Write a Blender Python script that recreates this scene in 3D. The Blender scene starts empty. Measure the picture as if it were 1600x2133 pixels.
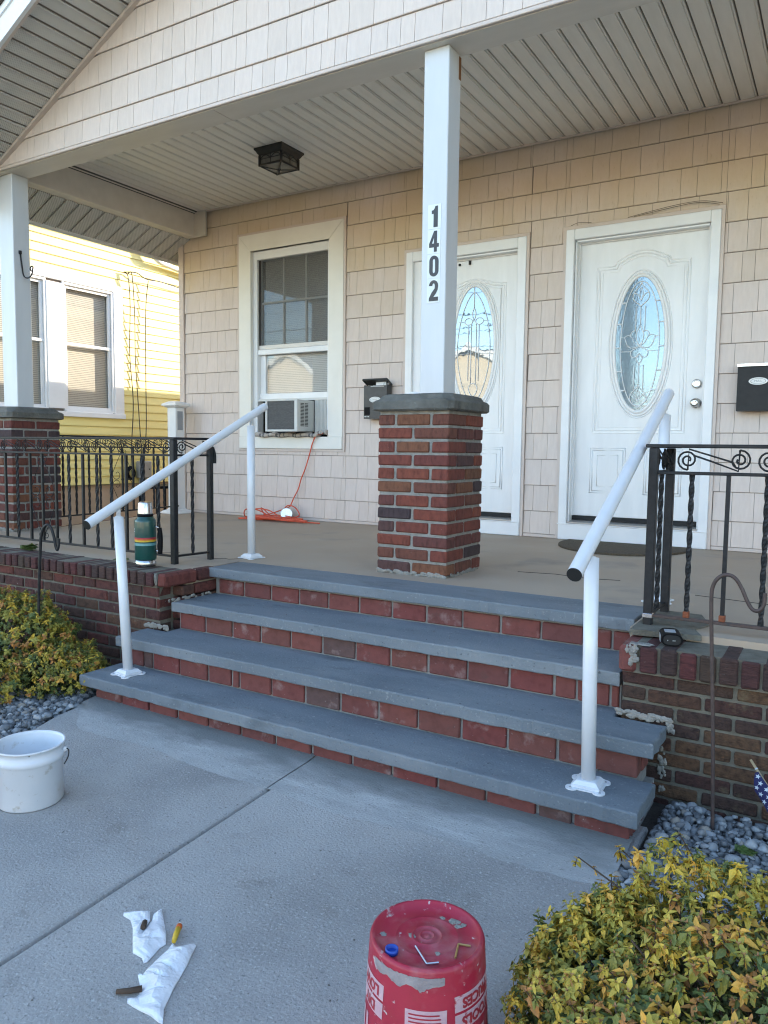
import bpy, bmesh, math, random
from mathutils import Vector, Matrix
random.seed(7)
PI = math.pi
S = bpy.context.scene
COL = S.collection

# ------------------------------------------------------------------ camera, sky, sun, exposure
cam_d = bpy.data.cameras.new('camera'); cam = bpy.data.objects.new('camera', cam_d); COL.objects.link(cam)
yaw, pitch, roll = 0.545, -0.0829, 0.0113
cy_, sy_, cp_, sp_ = math.cos(yaw), math.sin(yaw), math.cos(pitch), math.sin(pitch)
F = Vector((-sy_*cp_, cy_*cp_, sp_)); R0 = Vector((cy_, sy_, 0)); U0 = R0.cross(F)
Rv = math.cos(roll)*R0 + math.sin(roll)*U0; Uv = -math.sin(roll)*R0 + math.cos(roll)*U0
cam.matrix_world = Matrix(((Rv.x, Uv.x, -F.x, 3.0838), (Rv.y, Uv.y, -F.y, -2.347), (Rv.z, Uv.z, -F.z, 1.2391), (0, 0, 0, 1)))
cam_d.sensor_fit = 'HORIZONTAL'; cam_d.sensor_width = 36; cam_d.lens = 1589.4746/1600*36
cam_d.clip_start = 0.05; cam_d.clip_end = 500
S.camera = cam

SUN_DIR = Vector((1.0, 2.3, 0.75)).normalized()
sun_el = math.asin(SUN_DIR.z); sun_az = math.atan2(SUN_DIR.x, SUN_DIR.y)
W = bpy.data.worlds.new('World'); S.world = W; W.use_nodes = True
wn = W.node_tree; bg = wn.nodes['Background']
sky = wn.nodes.new('ShaderNodeTexSky'); sky.sky_type = 'NISHITA'; sky.sun_disc = False
sky.sun_elevation = sun_el; sky.sun_rotation = sun_az
sky.air_density = 1.0; sky.dust_density = 0.6; sky.ozone_density = 1.0
wn.links.new(sky.outputs[0], bg.inputs[0]); bg.inputs[1].default_value = 0.13
sl = bpy.data.lights.new('sun', 'SUN'); sl.energy = 2.4; sl.angle = math.radians(0.5); sl.color = (1, 0.86, 0.66)
so = bpy.data.objects.new('sun', sl); COL.objects.link(so); so.rotation_euler = (-SUN_DIR).to_track_quat('-Z', 'Y').to_euler()
S.view_settings.view_transform = 'Standard'; S.view_settings.look = 'None'
S.view_settings.exposure = 2.6; S.view_settings.gamma = 1; S.view_settings.use_curve_mapping = False
S.cycles.use_denoising = True; S.cycles.filter_width = 1.15; S.cycles.denoising_prefilter = 'ACCURATE'
S.cycles.max_bounces = 8; S.cycles.transparent_max_bounces = 12
S.cycles.caustics_reflective = False; S.cycles.caustics_refractive = False

# ------------------------------------------------------------------ materials
def lin(c):
    return tuple((x/12.92 if x <= .04045 else ((x+.055)/1.055)**2.4) for x in c)

def mat(name, colors, scale=6, detail=6, stretch=(1, 1, 1), rough=.6, bump=0, bscale=60, bstretch=(1, 1, 1), bdist=.004,
        rnd=None, mixn=.5, spots=(), metal=0, spec=.5, coat=0, obj=False, rvar=0, sub=0):
    m = bpy.data.materials.new(name); m.use_nodes = True
    t = m.node_tree; N = t.nodes; L = t.links; b = N['Principled BSDF']
    def coord(st):
        if obj:
            src = N.new('ShaderNodeTexCoord').outputs['Object']
        else:
            src = N.new('ShaderNodeNewGeometry').outputs['Position']
        mp = N.new('ShaderNodeMapping'); mp.inputs['Scale'].default_value = st; L.new(src, mp.inputs['Vector']); return mp.outputs[0]
    def noise(sc, de, st, ro=.55):
        n = N.new('ShaderNodeTexNoise'); n.inputs['Scale'].default_value = sc; n.inputs['Detail'].default_value = de
        n.inputs['Roughness'].default_value = ro; L.new(coord(st), n.inputs['Vector']); return n.outputs['Fac']
    def ramp(fac, stops, interp='LINEAR'):
        r = N.new('ShaderNodeValToRGB'); r.color_ramp.interpolation = interp
        e = r.color_ramp.elements
        while len(e) < len(stops): e.new(.5)
        for i, (p, c) in enumerate(stops):
            e[i].position = p; e[i].color = (*c, 1)
        L.new(fac, r.inputs[0]); return r.outputs[0]
    if len(colors) == 1: colors = [colors[0], colors[0]]
    n1 = noise(scale, detail, stretch)
    cs = ramp(n1, [(.3 + .4*i/(len(colors)-1), c) for i, c in enumerate(colors)])
    if rnd:
        oi = N.new('ShaderNodeObjectInfo')
        rc = ramp(oi.outputs['Random'], [(i/len(rnd), c) for i, c in enumerate(rnd)], 'CONSTANT')
        mx = N.new('ShaderNodeMix'); mx.data_type = 'RGBA'; mx.blend_type = 'MULTIPLY'; mx.inputs[0].default_value = 1
        L.new(rc, mx.inputs[6]); L.new(cs, mx.inputs[7]); cs = mx.outputs[2]
    for (c, sc, th, so_, *st) in spots:
        n2 = noise(sc, 5, st[0] if st else (1, 1, 1), .6)
        mk = ramp(n2, [(th, (0, 0, 0)), (min(1, th+so_), (1, 1, 1))])
        mx = N.new('ShaderNodeMix'); mx.data_type = 'RGBA'; L.new(mk, mx.inputs[0]); L.new(cs, mx.inputs[6]); mx.inputs[7].default_value = (*c, 1); cs = mx.outputs[2]
    L.new(cs, b.inputs['Base Color'])
    b.inputs['Roughness'].default_value = rough; b.inputs['Metallic'].default_value = metal
    b.inputs['Specular IOR Level'].default_value = spec; b.inputs['Coat Weight'].default_value = coat
    if sub: b.inputs['Subsurface Weight'].default_value = sub
    if rvar:
        rr = ramp(noise(scale*2, 4, stretch), [(.3, (rough-rvar,)*3), (.7, (rough+rvar,)*3)]); L.new(rr, b.inputs['Roughness'])
    if bump:
        bn = noise(bscale, 6, bstretch, .6)
        bu = N.new('ShaderNodeBump'); bu.inputs['Strength'].default_value = bump; bu.inputs['Distance'].default_value = bdist
        L.new(bn, bu.inputs['Height']); L.new(bu.outputs[0], b.inputs['Normal'])
    return m

def flat(name, c, rough=.5, metal=0, spec=.5, coat=0):
    return mat(name, [tuple(x*.93 for x in c), c], 12, 4, rough=rough, metal=metal, spec=spec, coat=coat)

def glass(name, dark, refl, rough=.02, wav=0, trans=0.0, wscale=40, gloss=(1, 1, 1)):
    m = bpy.data.materials.new(name); m.use_nodes = True; t = m.node_tree; N = t.nodes; L = t.links
    N.remove(N['Principled BSDF']); out = N['Material Output']
    d = N.new('ShaderNodeBsdfDiffuse'); d.inputs[0].default_value = (*dark, 1)
    g = N.new('ShaderNodeBsdfGlossy'); g.inputs['Roughness'].default_value = rough; g.inputs[0].default_value = (*gloss, 1)
    if wav:
        ge = N.new('ShaderNodeNewGeometry'); n = N.new('ShaderNodeTexNoise'); n.inputs['Scale'].default_value = wscale; n.inputs['Detail'].default_value = 2
        L.new(ge.outputs['Position'], n.inputs['Vector']); bu = N.new('ShaderNodeBump'); bu.inputs['Strength'].default_value = wav; bu.inputs['Distance'].default_value = .002
        L.new(n.outputs['Fac'], bu.inputs['Height']); L.new(bu.outputs[0], g.inputs['Normal'])
    base = d
    if trans:
        tr = N.new('ShaderNodeBsdfTransparent'); mm = N.new('ShaderNodeMixShader'); mm.inputs[0].default_value = trans
        L.new(d.outputs[0], mm.inputs[1]); L.new(tr.outputs[0], mm.inputs[2]); base = mm
    fr = N.new('ShaderNodeLayerWeight'); fr.inputs[0].default_value = .35
    mr = N.new('ShaderNodeMapRange'); mr.inputs['To Min'].default_value = refl; mr.inputs['To Max'].default_value = min(1, refl*2.2)
    L.new(fr.outputs['Facing'], mr.inputs['Value'])
    mx = N.new('ShaderNodeMixShader'); L.new(mr.outputs[0], mx.inputs[0]); L.new(base.outputs[0], mx.inputs[1]); L.new(g.outputs[0], mx.inputs[2])
    L.new(mx.outputs[0], out.inputs[0]); return m

M = {}
M['shingle'] = mat('vinyl_shake', [(.64, .54, .485), (.695, .595, .535)], 9, 6, (6, 6, 1), .62, .4, 34, (7, 7, .45), .003, rnd=[(.97, .97, .97), (1, 1, 1), (.985, .98, .97), (.955, .95, .94), (1, .99, .98)])
M['shingle_top'] = mat('vinyl_shake_grime_warmlight', [(.64, .54, .485), (.695, .595, .535)], 9, 6, (6, 6, 1), .66, .4, 34, (7, 7, .45), .003, rnd=[(.97, .97, .97), (1, 1, 1), (.985, .98, .97), (.955, .95, .94), (1, .99, .98)],
                       spots=[((.60, .475, .335), 1.4, .28, .36), ((.50, .385, .26), 16, .60, .2, (5, 5, 1))])  # top courses: grime and the warm light under the ceiling, both put into the colour
M['shingle_mid'] = mat('vinyl_shake_grime_warmlight_mid', [(.64, .54, .485), (.695, .595, .535)], 9, 6, (6, 6, 1), .66, .4, 34, (7, 7, .45), .003, rnd=[(.97, .97, .97), (1, 1, 1), (.985, .98, .97), (.955, .95, .94), (1, .99, .98)],
                       spots=[((.55, .44, .33), 1.4, .45, .4), ((.50, .39, .28), 16, .66, .2, (5, 5, 1))])  # middle courses: the same grime and painted warm light, fainter
M['trim_beige'] = mat('beige_trim', [(.58, .485, .43), (.63, .53, .47)], 8, 4, rough=.55)
M['sheath'] = flat('dark_joint', (.20, .165, .14), .9)
M['beam'] = mat('beam_wrap', [(.66, .59, .505), (.73, .66, .575)], 2.5, 5, (1, 4, 4), .45, .05, 12)
M['ceiling'] = mat('ceiling_vinyl', [(.74, .685, .615), (.80, .745, .675)], 5, 6, (6, .7, 6), .5, spots=[((.42, .38, .33), 9, .70, .14, (3, 1, 1))])
M['soffit'] = None
M['white'] = mat('white_paint', [(.76, .76, .77), (.82, .82, .82)], 6, 5, rough=.38)
M['post_white'] = mat('post_paint', [(.565, .575, .59), (.61, .62, .635)], 4, 5, (3, 3, .6), rough=.34, bump=.05, bscale=18, spots=[((.50, .44, .36), 14, .74, .12, (4, 4, 1))])
M['rail_white'] = flat('rail_powdercoat', (.72, .735, .76), .3, spec=.5, coat=.2)
M['door'] = mat('door_paint', [(.76, .755, .75), (.83, .825, .82)], 5, 6, (3, 3, .5), rough=.36, bump=.06, bscale=22, bstretch=(6, 6, .5), spots=[((.60, .585, .57), 26, .72, .1, (2, 2, 1))])
M['casing'] = mat('casing_cream', [(.74, .71, .65), (.80, .77, .71)], 5, 5, rough=.45, spots=[((.58, .52, .43), 60, .72, .06)])
M['brick'] = mat('brick_face', [(.62, .55, .5), (1.0, 1.0, 1.0), (1.2, 1.18, 1.12)], 22, 8, (2.2, 2.2, 1), .88, .95, 60, (3, 3, .5), .006,
                 rnd=[(.165, .044, .03), (.14, .038, .03), (.19, .052, .031), (.12, .04, .033), (.155, .042, .029), (.055, .034, .036), (.175, .046, .029), (.135, .048, .032), (.085, .04, .036), (.145, .04, .029), (.165, .066, .035), (.125, .036, .029)],
                 spots=[((.36, .33, .31), 46, .70, .08)])
M['brick_old'] = mat('brick_weathered', [(.52, .45, .40), (1.0, 1.0, 1.0), (1.25, 1.25, 1.2)], 26, 8, (1.5, 1.5, 1.5), .92, 1.0, 75, (1.6, 1.6, 2.2), .006,
                     rnd=[(.095, .030, .025), (.080, .036, .025), (.072, .027, .023), (.115, .033, .025), (.058, .030, .025), (.10, .048, .028), (.085, .028, .024)],
                     spots=[((.2, .17, .11), 18, .64, .12), ((.36, .33, .3), 55, .71, .06)])
M['brick_right'] = mat('brick_brown', [(.42, .36, .30), (1.0, 1.0, 1.0), (1.3, 1.28, 1.2)], 34, 8, (1.5, 1.5, 1.5), .92, 1.0, 75, (1.6, 1.6, 2.2), .008,
                     rnd=[(.075, .036, .023), (.095, .05, .027), (.06, .026, .021), (.085, .032, .023), (.052, .028, .022), (.10, .055, .03), (.07, .026, .02), (.062, .034, .024)],
                     spots=[((.17, .13, .075), 9, .60, .14), ((.36, .33, .3), 55, .73, .06)])
M['brick_header'] = mat('header_brick', [(.55, .5, .45), (1, 1, 1), (1.3, 1.28, 1.2)], 30, 8, (1, 1, 5), .92, 1.0, 40, (.6, .6, 5), .006,
                        rnd=[(.070, .024, .024), (.058, .03, .025), (.062, .024, .023), (.085, .024, .024), (.048, .027, .024), (.056, .034, .024)], spots=[((.15, .13, .11), 60, .68, .07)])
M['brick_new'] = mat('paver_brick', [(.80, .74, .70), (1, 1, 1), (1.12, 1.08, 1.06)], 30, 8, (1, 1, 1), .86, .55, 110, (1, 1, 1), .003,
                     rnd=[(.165, .050, .042), (.15, .046, .04), (.175, .055, .044), (.135, .045, .04), (.16, .047, .041), (.105, .06, .055), (.16, .041, .037), (.15, .052, .042)],
                     spots=[((.30, .215, .20), 11, .585, .20), ((.10, .045, .038), 16, .60, .15), ((.40, .36, .34), 70, .69, .06)])
M['mortar'] = mat('mortar', [(.215, .205, .18), (.315, .30, .27)], 30, 8, rough=.95, bump=1, bscale=120, bdist=.006, spots=[((.17, .17, .13), 14, .62, .1)])
M['mortar_old'] = mat('mortar_old', [(.115, .105, .08), (.185, .17, .135)], 24, 8, rough=.95, bump=1, bscale=120, bdist=.006)
M['mortar_new'] = mat('mortar_new', [(.22, .215, .20), (.30, .295, .28)], 30, 8, rough=.95, bump=.8, bscale=140, bdist=.004)
M['plaster'] = mat('white_mortar_lump', [(.23, .215, .19), (.34, .32, .29)], 30, 8, rough=.95, bump=1, bscale=70, bdist=.01)
M['blue'] = mat('bluestone', [(.122, .144, .164), (.155, .178, .198), (.182, .204, .222)], 3.2, 9, (.6, 2.2, 1), .8, .8, 110, bdist=.004, spots=[((.205, .225, .238), 4, .52, .22, (.45, 2, 1)), ((.085, .098, .11), 5, .58, .2, (.6, 1.5, 1)), ((.24, .255, .262), 75, .60, .10), ((.075, .085, .092), 60, .63, .08), ((.33, .34, .34), 19, .72, .02)], rvar=.08)
M['walk'] = mat('broom_concrete', [(.285, .272, .257), (.35, .336, .32), (.405, .39, .372)], 1.7, 9, (1, 1, 1), .88, 1.0, 120, (1, 1, 1), .005,
                spots=[((.24, .232, .225), 1.3, .50, .28), ((.43, .42, .405), 1.0, .56, .25), ((.235, .22, .20), 5, .62, .12), ((.455, .445, .43), 105, .55, .12), ((.205, .20, .193), 95, .58, .10), ((.08, .07, .065), 34, .725, .02)])
M['patch'] = mat('fresh_cement', [(.30, .30, .29), (.36, .36, .352), (.41, .41, .402)], 2.0, 9, (.8, 2.2, 1), .85, .8, 90, (1, 2, 1), .004, spots=[((.235, .24, .235), 3.0, .50, .3, (.7, 2.6, 1)), ((.50, .50, .495), 6, .58, .22, (.45, 3.2, 1)), ((.48, .475, .465), 105, .60, .10), ((.22, .22, .215), 90, .60, .08)])
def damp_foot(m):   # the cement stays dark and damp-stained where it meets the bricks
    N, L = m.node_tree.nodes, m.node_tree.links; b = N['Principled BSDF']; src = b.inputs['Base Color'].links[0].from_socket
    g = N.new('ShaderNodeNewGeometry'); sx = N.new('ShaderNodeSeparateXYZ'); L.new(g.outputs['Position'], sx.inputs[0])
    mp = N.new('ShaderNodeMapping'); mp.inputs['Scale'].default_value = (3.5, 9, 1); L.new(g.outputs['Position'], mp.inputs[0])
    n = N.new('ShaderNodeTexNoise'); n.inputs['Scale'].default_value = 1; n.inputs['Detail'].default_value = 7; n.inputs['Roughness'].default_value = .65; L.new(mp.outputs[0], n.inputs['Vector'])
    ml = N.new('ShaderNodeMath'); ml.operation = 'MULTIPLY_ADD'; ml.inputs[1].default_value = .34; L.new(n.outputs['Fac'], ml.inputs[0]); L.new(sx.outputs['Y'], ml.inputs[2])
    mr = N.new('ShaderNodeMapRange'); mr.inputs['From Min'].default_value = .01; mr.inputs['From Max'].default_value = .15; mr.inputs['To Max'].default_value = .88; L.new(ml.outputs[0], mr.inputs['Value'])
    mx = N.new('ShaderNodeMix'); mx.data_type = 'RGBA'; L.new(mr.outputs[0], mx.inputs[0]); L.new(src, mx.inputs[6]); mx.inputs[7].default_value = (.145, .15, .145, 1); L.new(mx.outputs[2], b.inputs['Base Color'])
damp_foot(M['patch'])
M['porch'] = mat('porch_cement', [(.37, .285, .21), (.43, .34, .255)], 1.8, 8, rough=.68, bump=.3, bscale=90, bdist=.003, spots=[((.22, .20, .18), 1.6, .58, .2), ((.37, .335, .30), 40, .70, .08)], rvar=.12)
M['capstone'] = mat('cap_stone', [(.085, .082, .072), (.16, .155, .138)], 9, 8, rough=.93, bump=1, bscale=45, bdist=.008, spots=[((.25, .245, .225), 60, .68, .06), ((.055, .055, .05), 8, .62, .1)])
M['iron'] = mat('black_iron', [(.010, .010, .011), (.022, .022, .024)], 40, 6, rough=.5, bump=.6, bscale=90, bdist=.002, spots=[((.07, .04, .03), 30, .70, .08), ((.13, .14, .15), 60, .77, .05)], spec=.3)
M['iron_rust'] = mat('rusty_iron', [(.05, .032, .028), (.085, .055, .048)], 40, 6, rough=.6, bump=.6, bscale=80, bdist=.002, spots=[((.04, .04, .04), 20, .6, .1)])
M['black'] = flat('black_plastic', (.006, .006, .007), .6, spec=.12)
M['rubber'] = flat('black_rubber', (.012, .012, .012), .7)
M['mailbox'] = mat('mailbox_paint', [(.030, .031, .032), (.045, .046, .047)], 20, 4, rough=.42, bump=.15, bscale=160)
M['mailbox_black'] = mat('mailbox_black', [(.014, .014, .015), (.022, .022, .023)], 20, 4, rough=.5, bump=.15, bscale=160, spec=.3)
M['chrome'] = flat('nickel', (.62, .60, .57), .2, metal=1)
M['steel'] = mat('brushed_steel', [(.55, .55, .56), (.66, .66, .67)], 40, 4, (1, 1, .1), .27, metal=1)
M['yellow'] = mat('yellow_vinyl', [(.80, .675, .26), (.84, .71, .285)], 2, 5, (1, 1, 4), .5, .06, 30, (1, .3, 5))
M['tan'] = mat('tan_stucco', [(.40, .29, .205), (.47, .345, .25)], 4, 7, rough=.9, bump=.4, bscale=60)
M['gable_across'] = mat('beige_siding', [(.66, .56, .42), (.72, .61, .47)], 2, 3, rough=.7)
M['roof'] = mat('asphalt_shingle', [(.07, .06, .055), (.11, .095, .085)], 18, 6, rough=.95, bump=.5, bscale=80)
M['roof_red'] = mat('reddish_shingle', [(.22, .10, .075), (.3, .15, .11)], 18, 6, rough=.95)
M['asphalt'] = mat('asphalt', [(.12, .118, .115), (.15, .148, .143)], 20, 6, rough=.95, bump=.4, bscale=150)
M['lawn'] = mat('lawn', [(.13, .125, .06), (.18, .16, .09)], 20, 6, rough=1)
M['soil'] = mat('dark_soil', [(.03, .026, .022), (.055, .046, .038)], 30, 6, rough=1, bump=1, bscale=60, bdist=.01)
M['pebble'] = mat('river_pebble', [(.85, .85, .85), (1.1, 1.1, 1.1)], 25, 6, rough=.9, bump=.25, bscale=90, rnd=[(.19, .20, .21), (.29, .305, .315), (.13, .137, .145), (.37, .38, .385), (.22, .225, .23), (.16, .16, .165), (.29, .26, .225), (.25, .265, .28)])
LEAFC = [(.60, .40, .05), (.42, .33, .05), (.19, .195, .04), (.10, .135, .038), (.60, .33, .055), (.50, .37, .055), (.25, .225, .042), (.14, .155, .04), (.40, .185, .05), (.31, .27, .048)]
M['leaf'] = mat('autumn_leaf', [(.8, .82, .8), (1.1, 1.05, 1)], 30, 3, rough=.5, rnd=LEAFC, spec=.35)
M['leaf_tip'] = mat('leaf_red_tip', [(.26, .11, .045), (.34, .17, .06)], 30, 3, rough=.5)
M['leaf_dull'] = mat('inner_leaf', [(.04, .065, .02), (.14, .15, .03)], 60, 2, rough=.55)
M['twig'] = flat('twig', (.07, .045, .03), .9)
M['cord'] = mat('orange_cord', [(.62, .085, .04), (.70, .11, .05)], 20, 3, rough=.45)
M['green'] = flat('green_enamel', (.006, .062, .052), .3, coat=.4)
M['red'] = mat('red_pail', [(.30, .010, .032), (.37, .016, .042)], 7, 6, rough=.42, bump=.25, bscale=30, spots=[((.38, .14, .15), 8, .54, .2), ((.30, .02, .035), 11, .60, .1), ((.42, .39, .38), 17, .62, .05), ((.47, .43, .42), 48, .66, .05)])
M['pail_white'] = mat('white_pail', [(.60, .62, .645), (.68, .70, .73)], 6, 6, rough=.45, bump=.1, bscale=30, spots=[((.55, .54, .52), 5, .55, .2), ((.46, .44, .40), 20, .62, .09), ((.20, .19, .17), 36, .69, .04)])
M['pail_buff'] = mat('buff_pail', [(.34, .29, .20), (.45, .40, .30)], 9, 6, rough=.6)
M['print_pink'] = mat('worn_print', [(.50, .30, .34), (.60, .42, .45)], 30, 6, rough=.5, spots=[((.40, .03, .045), 30, .60, .06)])
M['print_red'] = flat('red_print', (.38, .03, .045), .5)
M['paper'] = mat('white_plastic_wrap', [(.66, .68, .71), (.78, .80, .83)], 12, 5, rough=.22, bump=.35, bscale=22, bdist=.012, spec=.6)
M['envelope'] = flat('paper_white', (.75, .75, .74), .7)
M['mat'] = mat('coir_mat', [(.075, .054, .034), (.125, .095, .062)], 80, 5, rough=1, bump=1, bscale=260, bdist=.006)
M['ac_white'] = flat('ac_plastic', (.62, .62, .60), .45)
M['ac_coil'] = mat('ac_coil', [(.055, .056, .058), (.10, .10, .105)], 40, 4, (1, 1, 6), .6, bump=.8, bscale=90, bstretch=(1, 1, 4), spots=[((.3, .3, .3), 60, .70, .08)])
M['blind'] = flat('blind_slat', (.62, .61, .58), .6)
M['blind_lit'] = flat('blind_pale', (.60, .57, .50), .6)
M['dark'] = flat('dark_room', (.02, .02, .022), .9)
M['numeral'] = mat('numeral_black', [(.012, .012, .014), (.03, .03, .032)], 30, 4, rough=.4, spots=[((.5, .5, .5), 90, .74, .03)])
M['plate'] = flat('number_plate', (.72, .75, .73), .4)
M['pane'] = glass('window_pane', (.03, .035, .04), .13, .01, .12, .86, 6, (.85, .93, 1))
M['pane_low'] = glass('lower_pane', (.05, .05, .05), .075, .015, .2, .9, 6, (.85, .93, 1))
M['neigh_pane'] = glass('neighbour_pane', (.05, .05, .05), .10, .02, .15, .9, 6)
M['oval_smooth'] = glass('oval_glass', (.14, .175, .20), .20, .012, .22, 0, 7, (.8, .9, 1))
M['oval_rough'] = glass('oval_hammered_glass', (.17, .215, .25), .17, .08, .25, 0, 60, (.72, .87, 1))
M['came'] = flat('came_white', (.82, .83, .84), .35)
M['lamp_glass'] = mat('lantern_glass', [(.17, .15, .12), (.27, .24, .20)], 10, 4, rough=.25)
M['bronze'] = flat('dark_bronze', (.02, .015, .013), .45)
M['grey_box'] = mat('grey_utility', [(.27, .255, .235), (.34, .32, .30)], 14, 4, rough=.6)
M['pvc'] = mat('pvc_post', [(.74, .73, .72), (.80, .79, .78)], 8, 4, rough=.4)
M['lattice'] = flat('grey_inset', (.32, .33, .35), .6)
M['label'] = flat('grey_label', (.35, .36, .37), .6)
M['bluecap'] = flat('blue_cap', (.01, .06, .36), .35)
M['wood'] = mat('dowel_wood', [(.36, .27, .15), (.46, .36, .21)], 40, 3, rough=.6)
M['navy'] = flat('navy_cloth', (.01, .012, .075), .8)
M['star'] = flat('star_white', (.5, .56, .62), .8)
M['orange'] = flat('orange_print', (.6, .12, .02), .5)
M['yellow_p'] = flat('yellow_print', (.62, .40, .03), .5)
M['aqua'] = flat('aqua_print', (.14, .32, .33), .4)
M['gold'] = flat('gold_key', (.45, .30, .12), .4, metal=.6)
M['petal'] = flat('pink_petal', (.62, .42, .46), .6)
M['weed'] = mat('weed_leaf', [(.05, .09, .02), (.09, .13, .03)], 30, 3, rough=.6)
M['alu'] = flat('threshold_alu', (.42, .40, .38), .4, metal=.6)
M['stain'] = flat('rust_stain', (.20, .085, .03), .9)

def soffit_mat():
    m = mat('perforated_soffit', [(.60, .575, .54), (.68, .655, .62)], 6, 5, rough=.55)
    N, L = m.node_tree.nodes, m.node_tree.links; b = N['Principled BSDF']
    src = b.inputs['Base Color'].links[0].from_socket
    g = N.new('ShaderNodeNewGeometry'); mp = N.new('ShaderNodeMapping'); mp.inputs['Scale'].default_value = (78, 78, 0)
    mp.inputs['Rotation'].default_value = (0, 0, PI/4)
    L.new(g.outputs['Position'], mp.inputs[0])
    v = N.new('ShaderNodeTexVoronoi'); v.voronoi_dimensions = '2D'; v.inputs['Randomness'].default_value = 0; v.inputs['Scale'].default_value = 1
    L.new(mp.outputs[0], v.inputs['Vector'])
    lt = N.new('ShaderNodeMath'); lt.operation = 'LESS_THAN'; lt.inputs[1].default_value = .19; L.new(v.outputs['Distance'], lt.inputs[0])
    mx = N.new('ShaderNodeMix'); mx.data_type = 'RGBA'; L.new(lt.outputs[0], mx.inputs[0]); L.new(src, mx.inputs[6]); mx.inputs[7].default_value = (.06, .055, .05, 1)
    L.new(mx.outputs[2], b.inputs['Base Color']); return m
M['soffit'] = soffit_mat()

def stripe_mat(name, axis, stops, scale):
    m = bpy.data.materials.new(name); m.use_nodes = True; N, L = m.node_tree.nodes, m.node_tree.links; b = N['Principled BSDF']
    g = N.new('ShaderNodeNewGeometry'); s = N.new('ShaderNodeSeparateXYZ'); L.new(g.outputs['Position'], s.inputs[0])
    mu = N.new('ShaderNodeMath'); mu.operation = 'MULTIPLY'; mu.inputs[1].default_value = scale; L.new(s.outputs[axis], mu.inputs[0])
    fr = N.new('ShaderNodeMath'); fr.operation = 'FRACT'; L.new(mu.outputs[0], fr.inputs[0])
    r = N.new('ShaderNodeValToRGB'); r.color_ramp.interpolation = 'CONSTANT'; e = r.color_ramp.elements
    while len(e) < len(stops): e.new(.5)
    for i, (p, c) in enumerate(stops): e[i].position = p; e[i].color = (*c, 1)
    L.new(fr.outputs[0], r.inputs[0]); L.new(r.outputs[0], b.inputs['Base Color']); b.inputs['Roughness'].default_value = .95
    return m
M['towel'] = stripe_mat('striped_towel', 0, [(0, (.42, .37, .33)), (.22, (.13, .12, .12)), (.34, (.42, .40, .37)), (.42, (.15, .14, .14)), (.5, (.45, .40, .35)), (.72, (.2, .19, .19)), (.8, (.5, .47, .43))], 5.2)

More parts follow.
